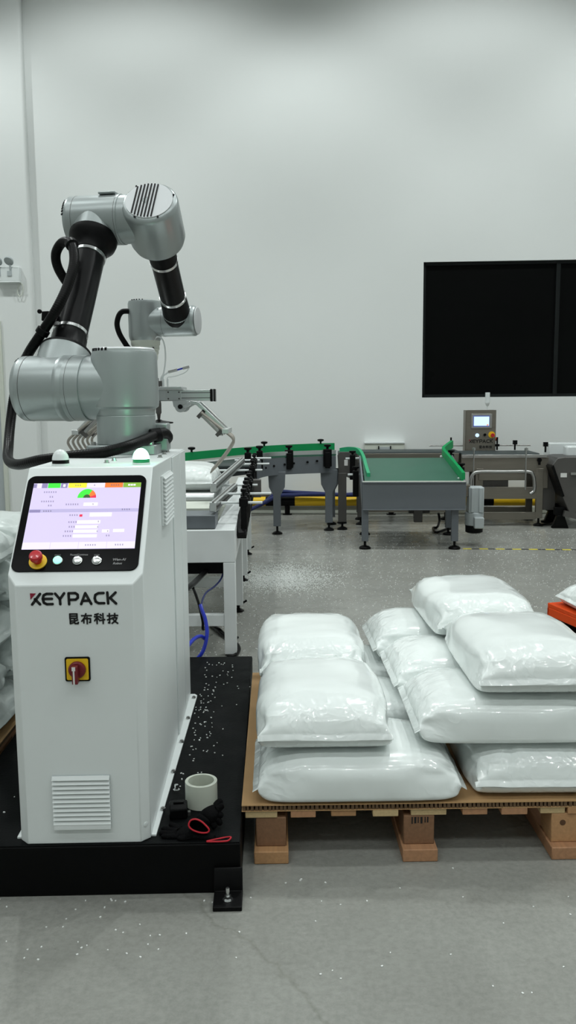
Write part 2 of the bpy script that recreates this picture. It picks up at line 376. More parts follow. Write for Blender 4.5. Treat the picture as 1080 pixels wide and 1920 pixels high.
# door frame edge on the pilaster
t = struct(thing('door_1', 'grey door frame on the white pilaster', 'door', wl(0, -0.10), WROT)); del t['category']
b = MB(); b.box(-3.34, -3.29, -0.035, 0.0, 0, 2.25); b.box(-4.3, -3.34, -0.035, 0.0, 2.2, 2.25); b.box(-4.35, -4.3, -0.035, 0, 0, 2.25); b.build('door_frame', 'box_cream', t, bevel=0.004)
b = MB(); b.box(-4.3, -3.34, -0.014, -0.001, 0.01, 2.2); b.build('door_leaf', 'motor_grey', t)
# dark cable duct along the foot of the wall
b = MB(); b.box(PILX + .02, 1.0, -0.06, -0.002, 0.16, 0.235)
o = struct(b.build('trim_1', 'dark_stainless', bevel=0.004)); o.location = wl(0, 0); o.rotation_euler = (0, 0, WROT)
b = MB(); b.box(PILX + .02, 7.0, -0.012, -0.002, 0.0, 0.07)
o = struct(b.build('baseboard_back', 'box_cream', bevel=0.003)); o.location = wl(0, 0); o.rotation_euler = (0, 0, WROT)

# ================================================================== ROBOT STATION
ST = R(1.2)
PLZ = 0.145
pl = thing('robot_platform', 'low black steel platform under the white control cabinet', 'platform', (-0.550, 2.146, 0), ST)
b = MB(); b.box(-0.415, 0.415, 0.0, 1.68, 0.0, PLZ - 0.004); b.build('frame', 'platform', pl, bevel=0.004)
b = MB(); b.box(-0.413, 0.413, 0.002, 1.678, PLZ - 0.0045, PLZ); b.build('top_plate', 'platform_top', pl, bevel=0.0015)
# L-shaped anchor foot
for sx in (1, -1):
    fx = 0.382 * sx
    b = MB(); prof = [(0.0, 0.075), (-0.010, 0.080), (-0.016, 0.070), (-0.020, 0.018), (-0.085, 0.012), (-0.085, 0.0), (0.0, 0.0)]
    b.prism([(fx - 0.038, y - 0.001, z) for y, z in prof], (0.076, 0, 0)); ft = b.build('anchor_foot', 'black_plastic', pl, bevel=0.002)
    b = MB(); b.cyl((fx, -0.055, 0.012), (fx, -0.055, 0.016), 0.014, n=16); b.cyl((fx, -0.055, 0.016), (fx, -0.055, 0.026), 0.0095, n=6); b.cyl((fx, -0.055, 0.026), (fx, -0.055, 0.048), 0.0048, n=10)
    b.build('anchor_bolt', 'chrome', ft)

# ---------------- control cabinet
CX, CY = -0.553, 2.155
cab = thing('control_cabinet', 'tall white robot control cabinet with touchscreen standing on the black platform', 'cabinet', (CX, CY, PLZ), ST)
cc, ss = math.cos(ST), math.sin(ST)
def cabl(p):                                   # world -> cabinet frame
    x, y = p.x - CX, p.y - CY; return Vector((cc * x + ss * y, -ss * x + cc * y, p.z - PLZ))
def cabdir(v): return Vector((cc * v.x - ss * v.y, ss * v.x + cc * v.y, v.z))
HW, CD, CT, ZB, YB = 0.175, 1.15, 0.990, 0.706, 0.268
SL = (CT - ZB) / YB
plan = [(-0.151, 0), (0.151, 0), (HW, 0.024), (HW, YB), (HW, CD), (-HW, CD), (-HW, YB), (-HW, 0.024)]
ztop = lambda y: min(CT, ZB + SL * y)
b = MB(); n = len(plan)
b.add([(x, y, 0) for x, y in plan] + [(x, y, ztop(y)) for x, y in plan],
      [tuple(range(n))[::-1], (8, 9, 10, 11, 14, 15), (11, 12, 13, 14)] + [(i, (i + 1) % n, n + (i + 1) % n, n + i) for i in range(n)])
b.build('body', 'cab_white', cab, bevel=0.0025, ang=20)
# bolted base flanges
for s in (-1, 1):
    b = MB(); poly = [(s * HW, 0.03, 0.0), (s * (HW + 0.013), 0.03, 0.0), (s * (HW + 0.032), 1.10, 0), (s * (HW + 0.032), 1.135, 0), (s * (HW + 0.022), CD, 0), (s * HW, CD, 0)]
    b.prism(poly, (0, 0, 0.006)); fl = b.build('base_flange', 'cab_white', cab, bevel=0.001)
    for yy in (0.17, 0.42, 0.66, 0.88, 1.10):
        b = MB(); xx = s * (HW + 0.013 + 0.008 * yy); b.cyl((xx, yy, 0.006), (xx, yy, 0.012), 0.008, n=6); b.cyl((xx, yy, 0.012), (xx, yy, 0.015), 0.0045, n=8); b.build('flange_bolt', 'steel', fl)
# side cladding panels with open seams
for s in (-1, 1):
    for ya, yb in ((0.725, 0.955), (0.968, 1.149)):
        b = MB(); b.box(min(s * HW, s * (HW + 0.005)), max(s * HW, s * (HW + 0.005)), ya, yb, 0.01, CT - 0.004); b.build('side_panel', 'cab_white', cab, bevel=0.001)
# slope frame: u right, s up the slope
su = Vector((0, 1, SL)).normalized(); un = Vector((1, 0, 0)); sn = un.cross(su)
so = Vector((0, 0, ZB)); slope_n = cabdir(sn); slope_o = Vector((CX, CY, PLZ + ZB))
def SP(u, s, h=0.0): return so + un * u + su * s + sn * h
def spx(px, py):                               # photo pixel -> (u, s) on the sloped face
    q = cabl(Pl(px, py, slope_o, slope_n)) - so; return q.x, q.dot(su)
u0 = (spx(22, 1070)[0] + spx(53, 893)[0]) / 2; u1 = (spx(254, 1068)[0] + spx(280, 893)[0]) / 2
s0 = spx(140, 1072)[1]; s1 = spx(170, 893)[1]
b = MB(); b.prism([SP(u, s, 0.0) for u, s in rrect(u0, u1, s0, s1, 0.022)], sn * 0.004)
b.build('display_panel', 'black_glass', cab, bevel=0.0012)
a0 = (spx(64, 908)[0] + spx(42, 1031)[0]) / 2; a1 = (spx(265, 907)[0] + spx(253, 1030)[0]) / 2
v0 = spx(150, 1031)[1]; v1 = spx(165, 907.5)[1]
b = MB(); b.prism([SP(u, s, 0.004) for u, s in ((a0, v0), (a1, v0), (a1, v1), (a0, v1))], sn * 0.0006)
scr = b.build('screen', 'scr_bg', cab, smooth=False)
def g(name, m, rects, h=0.0047, poly=None):
    # rects in screen fractions (x0, x1, y0, y1), y down
    T = lambda x, y: SP(a0 + (a1 - a0) * x, v1 - (v1 - v0) * y, h)
    if len(rects) > 1 and 'print' not in name:
        for r in rects: g(name, m, [r], h)
        return
    b = MB()
    for r in rects: b.prism([T(r[0], r[3]), T(r[1], r[3]), T(r[1], r[2]), T(r[0], r[2])], sn * 0.0001)
    if poly: b.prism([T(*p) for p in poly], sn * 0.0001)
    return b.build(name, m, scr, smooth=False, kind='stuff' if 'print' in name else None)
g('screen_tile_green', 'scr_green', [(.135, .25, .0, .075)]); g('screen_tile_yellow', 'scr_yellow', [(.325, .495, 0, .075)])
g('screen_tile_orange', 'scr_orange', [(.665, .832, 0, .075)]); g('screen_tile_olive', 'scr_olive', [(.835, 1.0, 0, .075)])
g('screen_tile_purple', 'scr_purple', [(.078, .13, 0, .075), (.255, .315, 0, .075), (0.0, 0.03, .01, .07)])
g('screen_tile_light', 'scr_light', [(.5, .662, 0, .075), (.035, .075, 0, .075)])
g('screen_band', 'scr_band', [(0.0, 1.0, .405, .455)])
g('screen_tab', 'scr_purple', [(0.005, .105, .415, .455)], 0.0049)
g('screen_field', 'scr_white', [(.49, .62, .31, .36), (.56, .76, .465, .525), (.455, .665, .58, .63), (.445, .65, .655, .70), (.435, .65, .72, .765), (.69, .755, .72, .765), (.79, .89, .715, .76), (.435, .65, .79, .835)])
g('screen_button_row', 'scr_light', [(0.0, .245, .90, .995), (.25, .495, .90, .995), (.50, .745, .90, .995), (.75, 1.0, .90, .995)])
g('screen_lamp', 'scr_red', [(.468, .495, .49, .525)])
arc = lambda cx, cy, r, t0, t1, ri: [(cx + r * math.cos(R(t)), cy - 1.62 * r * math.sin(R(t))) for t in range(t0, t1 + 1, 5)] + [(cx + ri * math.cos(R(t)), cy - 1.62 * ri * math.sin(R(t))) for t in range(t1, t0 - 1, -5)]
g('screen_gauge_green', 'scr_green', [], poly=arc(.51, .235, .086, 60, 180, .02))
g('screen_gauge_orange', 'scr_orange', [], poly=arc(.51, .235, .086, 20, 60, .02))
g('screen_gauge_red', 'scr_red', [], poly=arc(.51, .235, .086, 0, 20, .02))
g('screen_gauge_hub', 'scr_dark', [], 0.0049, poly=arc(.51, .235, .032, 0, 180, .002))
dash = []
rnd = random.Random(3)
for x, y, n_ in ((.105, .14, 6), (.165, .215, 2), (.095, .285, 6), (.165, .35, 2), (.325, .335, 6), (.57, .335, 1), (.845, .42, 4), (.375, .50, 4), (.375, .605, 4), (.385, .675, 3), (.355, .742, 4), (.345, .81, 4), (.73, .81, 2), (.555, .945, 5), (.82, .945, 4), (.385, .036, 3), (.56, .036, 1), (.72, .036, 4), (.13, .435, 4), (.64, .68, 1), (.64, .745, 1), (.735, .745, 1), (.64, .60, 1)):
    for k in range(n_): 
        xx = x + k * 0.021; dash += [(xx, xx + .012, y - .008, y - .004), (xx + .002, xx + .014, y + .006, y + .010), (xx + .006, xx + .009, y - .012, y + .012)]
g('screen_small_print', 'scr_text', dash, 0.0050)
g('screen_small_print_white', 'scr_white', [(.88 + .025 * k, .90 + .025 * k, .025, .05) for k in range(3)] + [(.275, .297, .02, .06)], 0.0050)
# buttons under the screen
def dial(name, m, px, py, r, h, prof=None):
    u, s = spx(px, py); b = MB(); b.lathe(prof or [(r, 0), (r, h * 0.7), (r * 0.85, h)], SP(u, s, 0.004), sn, 24); return b.build(name, m, cab)
e = dial('emergency_stop', 'yellow', 72, 1055, 0.0235, 0.004)
u, s = spx(72, 1055); b = MB(); b.lathe([(0.011, 0.004), (0.011, 0.016), (0.0165, 0.020), (0.0170, 0.030), (0.0135, 0.035), (0.004, 0.036)], SP(u, s, 0.004), sn, 24); b.build('stop_button', 'red', e)
for px, m in ((109, 'button_green'), (146, 'chrome'), (182, 'chrome')):
    e = dial('push_button_ring', 'chrome' if m == 'chrome' else 'steel', px, 1053.5, 0.0128, 0.004)
    u, s = spx(px, 1053.5); b = MB(); b.lathe([(0.0112, 0.004), (0.0112, 0.007), (0.008, 0.009)], SP(u, s, 0.004), sn, 24); b.build('push_button', m, e)
for txt, px, py, wd in (('START', 109, 1042.8, 0.016), ('Pause/Continue', 149, 1042, 0.046), ('STOP', 182, 1042.6, 0.014)):
    u, s = spx(px, py); text_on('button_caption', txt, wd, 'print_grey', cab, SP(u - wd / 2, s - 0.002, 0.004), un, su)
for txt, px, py, wd in (('Wen-AI', 212, 1053, 0.034), ('Robot', 212, 1060, 0.024)):
    u, s = spx(px, py); text_on('panel_lettering', txt, wd, 'print_grey', cab, SP(u, s, 0.004), un, su, 0.01, 0.25)
# printed brand on the front
ux, uz = Vector((1, 0, 0)), Vector((0, 0, 1)); fn = cabdir(Vector((0, -1, 0)))
def fpx(px, py): return cabl(Pl(px, py, (CX, CY, 0), fn))
q0, q1 = fpx(57, 1134), fpx(220, 1132); logo(cab, (q0.x, -0.0005, q0.z), ux, uz, q1.x - q0.x)
q0, q1 = fpx(128, 1170), fpx(222, 1170)
characters(cab, (q0.x, -0.0005, q0.z), ux, uz, q1.x - q0.x)
# rotary isolator
q = fpx(146, 1254); X, Z = q.x, q.z
b = MB(); b.prism([(X + x, 0, Z + z) for x, z in rrect(-0.0325, 0.0325, -0.0325, 0.0325, 0.005)], (0, -0.004, 0)); iso = b.build('main_switch', 'black_plastic', cab)
b = MB(); b.prism([(X + x, -0.004, Z + z) for x, z in rrect(-0.0285, 0.0285, -0.0285, 0.0285, 0.004)], (0, -0.001, 0)); b.build('switch_plate', 'yellow', iso)
b = MB(); b.lathe([(0.0225, 0.005), (0.0225, 0.012), (0.020, 0.016)], (X, 0, Z), (0, -1, 0), 28); b.box(X - 0.009, X + 0.006, -0.034, -0.012, Z - 0.032, Z + 0.016); b.build('switch_knob', 'dark_red', iso, bevel=0.002)
b = MB(); b.box(X - 0.0052, X - 0.0012, -0.0355, -0.033, Z - 0.031, Z + 0.008); b.box(X - 0.008, X + 0.001, -0.0352, -0.033, Z + 0.005, Z + 0.0145); b.build('switch_pointer', 'label_white', iso)
# front vent grille, one louvre at a time
qa, qb = fpx(103, 1553), fpx(206, 1452)
b = MB(); b.box(qa.x, qb.x, -0.004, 0.0, qa.z, qb.z); gr = b.build('vent_grille', 'motor_grey', cab, bevel=0.001)
nl = 12; hh = (qb.z - qa.z) / nl
b = MB(); b.box(qa.x, qb.x, -0.012, -0.003, qa.z, qa.z + hh * 1.15); b.build('louvre', 'cab_white', gr, bevel=0.001)
first = None
for k in range(1, nl):
    z = qa.z + hh * (k + 0.12)
    if first is None:
        b = MB(); b.prism([(qa.x, -0.003, z + hh * .8), (qa.x, -0.006, z + hh * .85), (qa.x, -0.013, z + 0.001), (qa.x, -0.011, z), (qa.x, -0.003, z + hh * .5)], (qb.x - qa.x, 0, 0)); first = b.build('louvre', 'cab_white', gr); z1 = z
    else:
        c = copy_obj(first, gr, (0, 0, z - z1))
# side vents
for s in (-1, 1):
    X0 = s * HW; y0, y1, z0, z1_ = 0.43, 0.66, 0.795, 0.948
    b = MB(); b.box(min(X0, X0 + s * .006), max(X0, X0 + s * .006), y0, y1, z0, z1_); gv = b.build('side_vent', 'cab_white', cab, bevel=0.001)
    for k in range(12):
        z = z0 + (z1_ - z0) * (k + 0.1) / 12; h = (z1_ - z0) / 12
        b = MB(); b.prism([(X0 + s * .006, y0 + .008, z + h * .8), (X0 + s * .015, y0 + .008, z + .001), (X0 + s * .013, y0 + .008, z), (X0 + s * .006, y0 + .008, z + h * .45)], (0, y1 - y0 - .016, 0)); b.build('louvre', 'cab_white', gv)
b = MB(); q = fpx(274, 1542); b.lathe([(0.0065, 0), (0.0065, .0015), (0.005, .002)], (0.1635, 0.0125, 0.045), (0.72, -0.69, 0), 16); b.build('plug_cap', 'cab_white', cab)

# beacon domes on the cabinet top
TOPZ = PLZ + CT
for px, py, m, lab in ((114, 873, 'lens_white', 'unlit white beacon dome on the cabinet top near the coiled hose'), (265, 871, 'lens_green', 'glowing green beacon dome on the cabinet top')):
    p = Pz(px, py, TOPZ); t = thing('beacon_dome', lab, 'beacon', (p.x, p.y, TOPZ), 0)
    b = MB(); b.lathe([(0.026, 0), (0.026, 0.006), (0.0245, 0.0065)], (0, 0, 0), (0, 0, 1), 28); b.build('base_ring', 'cab_white', t)
    b = MB(); b.lathe([(0.0245, 0.006), (0.0245, 0.017)], (0, 0, 0), (0, 0, 1), 28); b.build('collar', 'black_plastic' if m == 'lens_white' else 'lens_green_rim', t)
    b = MB(); b.lathe([(0.0243 * math.cos(R(a)), 0.017 + 0.031 * math.sin(R(a))) for a in (0, 15, 30, 45, 60, 72, 82, 88)], (0, 0, 0), (0, 0, 1), 28); b.build('lens', m, t)
for px, py in ((200, 868), (214, 864), (308, 852), (314, 848), (300, 858)):
    p = Pz(px, py, TOPZ); b = MB(); b.lathe([(0.009, 0), (0.009, 0.002), (0.0065, 0.0025), (0.006, 0.009)], (0, 0, 0), (0, 0, 1), 8)
    o = b.build('cap_screw', 'steel', label='small steel cap screw on the cabinet top between the two beacon domes' if px < 250 else 'small steel cap screw on the cabinet top beside the robot base', cat='screw', group='screws between the beacons' if px < 250 else 'screws beside the robot base'); o.location = (p.x, p.y, TOPZ)

# ---------------- robot arm (frame: x along the joint axes to the right, y away from the photographer)
TH = R(10.0); RB = Vector((-0.577, 3.075, TOPZ))
rob = thing('articulated_robot', 'silver and black articulated robot arm holding a bag gripper on the cabinet top', 'robot arm', RB, -TH)
def robl(p):
    d = Vector(p) - RB; c, s = math.cos(TH), math.sin(TH); return Vector((c * d.x - s * d.y, s * d.x + c * d.y, d.z))
AL, LU, FA, LF = R(33), 0.800, R(35.5), 0.615
XU, XF = -0.257, -0.024
ZS = 0.233
S = Vector((XU, 0, ZS)); ud = Vector((0, math.sin(AL), math.cos(AL))); E_ = S + ud * LU
F_ = Vector((XF, E_.y, E_.z)); fd = Vector((-0.095, math.cos(FA), -math.sin(FA))).normalized(); W1 = F_ + fd * LF
W2 = W1 + Vector((-0.163, 0, 0))
rot = Matrix.Rotation(TH + ST, 3, 'Z')
b = MB(); b.prism([rot @ Vector((x, y, 0)) for x, y in rrect(-0.122, 0.122, -0.122, 0.122, 0.012)], (0, 0, 0.034)); bp = b.build('base_plate', 'robot_silver', rob, bevel=0.003)
for x, y in ((-.1, -.1), (.1, -.1), (.1, .1), (-.1, .1)):
    q = rot @ Vector((x, y, 0)); b = MB(); b.cyl((q.x, q.y, 0.034), (q.x, q.y, 0.046), 0.009, n=10); b.build('mounting_bolt', 'steel', bp)
q = rot @ Vector((0.115, 0.06, 0)); b = MB(); b.obox((q.x, q.y, 0.055), rot @ Vector((0.03, 0, 0)), rot @ Vector((0, .045, 0)), (0, 0, 0.05)); b.build('connector_box', 'robot_silver', rob, bevel=0.005)
b = MB(); b.lathe([(0.104, 0.034), (0.104, 0.135)], (0, 0, 0), (0, 0, 1), 48); b.build('base_column', 'robot_silver', rob, bevel=0.002)
b = MB(); b.lathe([(0.1025, 0.135), (0.1025, 0.138), (0.104, 0.138), (0.104, 0.150), (0.106, 0.158), (0.117, 0.166), (0.119, 0.180), (0.116, 0.345), (0.112, 0.358), (0.106, 0.362)], (0, 0, 0), (0, 0, 1), 48)
j1 = b.build('turret', 'robot_silver', rob)
b = MB(); b.lathe([(0.1085, 0.360), (0.1085, 0.366), (0.103, 0.371)], (0, 0, 0), (0, 0, 1), 48); b.build('turret_lid', 'robot_cap', j1)
for k in range(7):
    a = R(205 + 8.5 * k); q = Vector((math.cos(a), math.sin(a), 0)); tq = Vector((-q.y, q.x, 0)); b = MB(); b.obox(q * 0.1085 + Vector((0, 0, 0.3635)), q * 0.002, tq * 0.004, (0, 0, 0.0055)); b.build('vent_slot', 'black_plastic', j1)
# a joint housing: horizontal barrel with neck towards an arm tube
ax = Vector((1, 0, 0))
def barrel(name, c, x0, x1, r, m='robot_silver', end=-1, capm='robot_cap'):
    # rounded at the end 'end', open join at the other
    L = x1 - x0; e = 0.012
    if end < 0: prof = [(r - 0.020, 0), (r - 0.007, 0.004), (r - 0.001, e), (r, 0.022), (r, L)]
    else: prof = [(r, 0), (r, L - 0.022), (r - 0.001, L - e), (r - 0.007, L - 0.004), (r - 0.020, L)]
    b = MB(); b.lathe(prof, c + ax * x0, ax, 48); return b.build(name, m, rob)
sh = barrel('shoulder_housing', S, -0.135, 0.125, 0.117)
b = MB(); b.lathe([(0.1178, 0.038), (0.1178, 0.0395)], S + ax * -0.135, ax, 48); b.build('seam_line', 'dark_stainless', sh)
b = MB(); b.lathe([(0.1175, 0), (0.1175, 0.0012)], S + ax * 0.075, ax, 48); b.build('seam_line', 'dark_stainless', sh)
b = MB(); b.lathe([(0.1165, 0), (0.1195, 0.012), (0.1195, 0.018), (0.1165, 0.034)], S + ax * 0.028, ax, 48); b.build('rib', 'robot_silver', sh)
b = MB(); b.cyl(S + ax * 0.11, (0, 0, ZS), 0.112, n=48); b.build('shoulder_link', 'robot_silver', sh)
for k in range(5):
    a = R(62 + 9 * k); q = Vector((0, -math.cos(a), math.sin(a))); tq = ax.cross(q); b = MB(); b.obox(S + ax * -0.130 + q * 0.109, ax * 0.004 + q * 0.004, tq * 0.0035, (q - ax) * 0.002); b.build('vent_slot', 'black_plastic', sh)
def arm(name, o, d, l0, l1, r, neck_r0, neck_r1, clamps, far_neck, tube_m='black_tube'):
    u, v, d = frame(d)
    b = MB(); b.lathe([(r, l0), (r, l1)], o, d, 40); tb = b.build(name, tube_m, rob)
    return tb
# upper arm
up = arm('upper_arm_tube', S, ud, 0.13, LU - 0.085, 0.0615, 0, 0, 0, 0)
b = MB(); b.lathe([(0.098, 0.0), (0.096, 0.135), (0.094, 0.152)], S, ud, 44); b.build('shoulder_neck', 'robot_silver', rob)
b = MB(); b.lathe([(0.0955, 0.150), (0.0955, 0.158), (0.070, 0.164), (0.066, 0.180), (0.0655, 0.222), (0.0615, 0.224)], S, ud, 44); b.build('collar', 'black_tube', up)
b = MB(); b.lathe([(0.062, LU - 0.180), (0.0655, LU - 0.178), (0.0665, LU - 0.152), (0.076, LU - 0.138), (0.092, LU - 0.116), (0.0955, LU - 0.098), (0.0955, LU - 0.090)], S, ud, 44); b.build('collar', 'black_plastic', up)
for l in (0.238, LU - 0.195):
    b = MB(); b.lathe([(0.0625, l), (0.0648, l + 0.001), (0.0648, l + 0.013), (0.0625, l + 0.014)], S, ud, 44)
    q = S + ud * (l + 0.007) + Vector((-0.035, -0.066 * math.cos(AL) * 0.88, 0.066 * math.sin(AL) * 0.88)); b.obox(q, ax * 0.013, ud * 0.0085, Vector((0, -0.006, 0.002))); b.build('hose_clamp', 'chrome', up)
# elbow
eb = barrel('elbow_housing', E_, -0.116, 0.110, 0.097)
b = MB(); b.lathe([(0.090, 0.0), (0.090, 0.092)], E_, -ud, 40); b.build('elbow_neck', 'robot_silver', eb)
b = MB(); b.lathe([(0.0977, 0.04), (0.0977, 0.0412)], E_ + ax * -0.116, ax, 48); b.build('seam_line', 'dark_stainless', eb)
b = MB(); b.lathe([(0.0975, 0), (0.0975, 0.0012)], E_ + ax * 0.100, ax, 48); b.build('seam_line', 'dark_stainless', eb)
b = MB(); b.cyl(E_ + ax * 0.1, F_, 0.094, n=44); b.build('elbow_link', 'robot_silver', eb)
q = E_ + ax * 0.058 + Vector((0, -0.02, 0.097)); b = MB(); b.obox(q, ax * 0.035, (0, 0.028, 0), (0, 0, 0.005)); b.build('elbow_lug', 'robot_silver', eb, bevel=0.004)
for k in range(6):
    a = R(8 + 8 * k); q = Vector((0, -math.cos(a), math.sin(a))); tq = ax.cross(q); b = MB(); b.obox(E_ + ax * -0.111 + q * 0.090, ax * 0.004 + q * 0.004, tq * 0.0032, (q - ax) * 0.002); b.build('vent_slot', 'black_plastic', eb)
# forearm housing: barrel along the forearm with a finned end cap
b = MB(); b.lathe([(0.088, -0.088), (0.100, -0.085), (0.109, -0.077), (0.112, -0.065), (0.112, 0.100), (0.103, 0.126), (0.070, 0.145)], F_, fd, 52); fh = b.build('forearm_housing', 'robot_silver', rob)
cp = F_ - fd * 0.088
cu = (ax - fd * ax.dot(fd)).normalized(); cv = fd.cross(cu) * -1
if cv.z < 0: cv = -cv
b = MB(); b.lathe([(0.093, -0.0035), (0.093, 0.002)], cp, fd, 48); b.build('end_cap', 'robot_cap', fh)
for k in range(7):
    x = -0.056 + 0.0132 * k; hl = math.sqrt(0.092 ** 2 - x * x) * 0.97
    b = MB(); b.obox(cp - fd * 0.004 + cu * x, cu * 0.0028, cv * hl, fd * 0.0022); b.build('cooling_fin', 'black_plastic', fh)
for a in (20, 130, 245, 300):
    q = cp + (cu * math.cos(R(a)) + cv * math.sin(R(a))) * 0.098; b = MB(); b.cyl(q - fd * 0.004, q, 0.004, n=8); b.build('cap_screw', 'black_plastic', fh)
fo = arm('forearm_tube', F_, fd, 0.09, LF - 0.05, 0.056, 0, 0, 0, 0)
b = MB(); b.lathe([(0.069, 0.140), (0.069, 0.150), (0.0595, 0.160), (0.0585, 0.222), (0.056, 0.224)], F_, fd, 40); b.build('collar', 'black_plastic', fo)
b = MB(); b.lathe([(0.056, LF - 0.150), (0.059, LF - 0.148), (0.0615, LF - 0.085), (0.065, LF - 0.050), (0.064, LF - 0.03)], F_, fd, 40); b.build('collar', 'black_plastic', fo)
for l in (0.226, LF - 0.168):
    b = MB(); b.lathe([(0.057, l), (0.0597, l + 0.001), (0.0597, l + 0.014), (0.057, l + 0.015)], F_, fd, 40); b.build('hose_clamp', 'chrome', fo)
# wrist
wr = barrel('wrist_housing', W1, -0.075, 0.090, 0.069, end=1)
b = MB(); b.lathe([(0.064, 0.0), (0.064, 0.066)], W1, -fd, 36); b.build('wrist_neck', 'robot_silver', wr)
b = MB(); b.lathe([(0.0695, 0), (0.0695, 0.0012)], W1 - ax * 0.066, ax, 40); b.build('seam_line', 'dark_stainless', wr)
b = MB(); b.lathe([(0.0625, 0), (0.060, 0.003), (0.050, 0.005)], W1 + ax * 0.0895, ax, 40); b.build('end_cap', 'robot_cap', wr)
b = MB(); b.cyl(W1 - ax * 0.07, W2, 0.067, n=40); b.build('wrist_link', 'robot_silver', wr)
b = MB(); b.lathe([(0.066, -0.090), (0.072, -0.078), (0.0755, -0.065), (0.0765, 0.082), (0.073, 0.093), (0.062, 0.097)], W2, (0, 0, 1), 40); w2 = b.build('wrist_barrel', 'robot_silver', rob)
for k in range(5):
    a = R(238 + 11 * k); q = Vector((math.cos(a), math.sin(a), 0)); tq = Vector((-q.y, q.x, 0)); b = MB(); b.obox(W2 + q * 0.0705 + Vector((0, 0, 0.0935)), q * 0.002, tq * 0.0028, (0, 0, 0.004)); b.build('vent_slot', 'black_plastic', w2)
b = MB(); b.lathe([(0.030, -0.30), (0.045, -0.24), (0.045, -0.20), (0.056, -0.165), (0.056, -0.148), (0.060, -0.144), (0.060, -0.130), (0.064, -0.126), (0.064, -0.108), (0.067, -0.104), (0.068, -0.085)], W2, (0, 0, 1), 40); b.build('tool_flange', 'box_cream', rob)
b = MB(); b.tube(smooth_path([W2 + Vector(q) for q in ((-0.02, -0.03, 0.04), (-0.088, -0.05, 0.045), (-0.112, -0.06, 0.0), (-0.105, -0.06, -0.05), (-0.075, -0.055, -0.105), (-0.045, -0.05, -0.15), (-0.03, -0.05, -0.2))], 8), 0.0125, 12); b.build('wrist_hose', 'black_rubber', rob)
# ---------------- gripper (moves with the arm)
GR = Matrix.Rotation(R(10), 3, 'Z'); GO = Vector((W2.x + 0.026, W2.y, 1.345 - TOPZ))
def G(x, y, z): return GO + GR @ Vector((x, y, z))
gx, gy, gz = GR @ Vector((1, 0, 0)), GR @ Vector((0, 1, 0)), Vector((0, 0, 1))
b = MB(); b.obox(G(0, 0, 0), gx * 0.275, gy * 0.035, gz * 0.026); gp = b.build('gripper_beam', 'alu', rob, bevel=0.003)
for z in (-0.012, 0.012):
    b = MB(); b.obox(G(0.20, -0.0352, z), gx * 0.075, gy * 0.0006, gz * 0.0016); b.build('profile_groove', 'dark_stainless', gp)
b = MB(); b.obox(G(0, 0, 0.034), gx * 0.15, gy * 0.11, gz * 0.006); b.build('mounting_plate', 'alu', gp, bevel=0.002)
for sx in (-1, 1):
    for dx in (0.278, 0.292):
        b = MB(); b.obox(G(sx * dx, 0, 0), gx * 0.0035, gy * 0.038, gz * 0.029); b.build('end_plate', 'black_plastic', gp, bevel=0.002)
    b = MB(); b.obox(G(sx * 0.105, -0.037, 0), gx * 0.035, gy * 0.003, gz * 0.024); b.build('slider_plate', 'alu', gp, bevel=0.002)
    for x_, z_ in ((.08, .015), (.13, .015), (.08, -.015), (.13, -.015)):
        b = MB(); b.cyl(G(sx * x_, -0.0395, z_), G(sx * x_, -0.043, z_), 0.004, n=8); b.build('cap_screw', 'dark_stainless', gp)
    # pivot lug and swinging claw arm
    for y_ in (-0.05, 0.10):
        b = MB(); b.prism([G(sx * x, y_ - 0.008, z) for x, z in [(0.20, -0.024), (0.10, -0.024), (0.105, -0.05)] + [(0.137 + 0.026 * math.cos(R(a)), -0.052 + 0.026 * math.sin(R(a))) for a in range(190, 361, 20)] + [(0.175, -0.038)]], gy * 0.016); b.build('pivot_lug', 'alu', gp, bevel=0.0015)
        b = MB(); b.cyl(G(sx * 0.137, y_ - 0.010, -0.052), G(sx * 0.137, y_ - 0.018, -0.052), 0.011, n=14); b.build('pivot_pin', 'black_plastic', gp)
        b = MB(); pts = [G(sx * x, y_, z) for x, z in ((0.150, -0.055), (0.185, -0.034), (0.215, -0.036), (0.345, -0.165))]
        for p0, p1 in zip(pts, pts[1:]): b.bar(p0, p1, 0.018, 0.024, gy)
        b.build('claw_arm', 'alu', gp, bevel=0.002)
        b = MB(); b.cyl(G(sx * 0.238, y_ - 0.002, -0.092), G(sx * 0.315, y_ - 0.002, -0.170), 0.010, n=12); b.cyl(G(sx * 0.315, y_, -0.170), G(sx * 0.330, y_, -0.186), 0.005, n=8); b.build('air_cylinder', 'steel', gp)
        for f in (0.0, 1.0):
            q = (0.232 + 0.085 * f, -0.086 - 0.085 * f); b = MB(); b.obox(G(sx * q[0], y_, q[1]), (gx * sx * 0.018 + gz * 0.018) * 0.9, gy * 0.012, (gx * sx * 0.006 - gz * 0.006)); b.build('cylinder_clamp', 'dark_stainless', gp)
    b = MB(); b.bar(G(sx * 0.345, -0.10, -0.165), G(sx * 0.345, 0.15, -0.165), 0.03, 0.022); b.build('cross_bar', 'alu', gp, bevel=0.002)
    first = None
    for k in range(6):
        y_ = -0.085 + 0.044 * k
        if first is None:
            b = MB(); pts = smooth_path([G(sx * 0.235, y_, -0.078), G(sx * 0.30, y_, -0.132), G(sx * 0.352, y_, -0.174), G(sx * 0.380, y_, -0.202), G(sx * 0.374, y_, -0.232), G(sx * 0.325, y_, -0.300), G(sx * 0.272, y_, -0.358)], 6)
            nn = len(pts); b.tube(pts, 0.006, 8, rf=lambda i: 0.0062 if i < nn - 6 else 0.0062 - 0.004 * (i - nn + 6) / 6); first = b.build('claw_finger', 'finger_steel', gp); y1 = y_
        else: copy_obj(first, gp, gy * (y_ - y1) + gx * (0.012 if sx < 0 else -0.0025) * k)
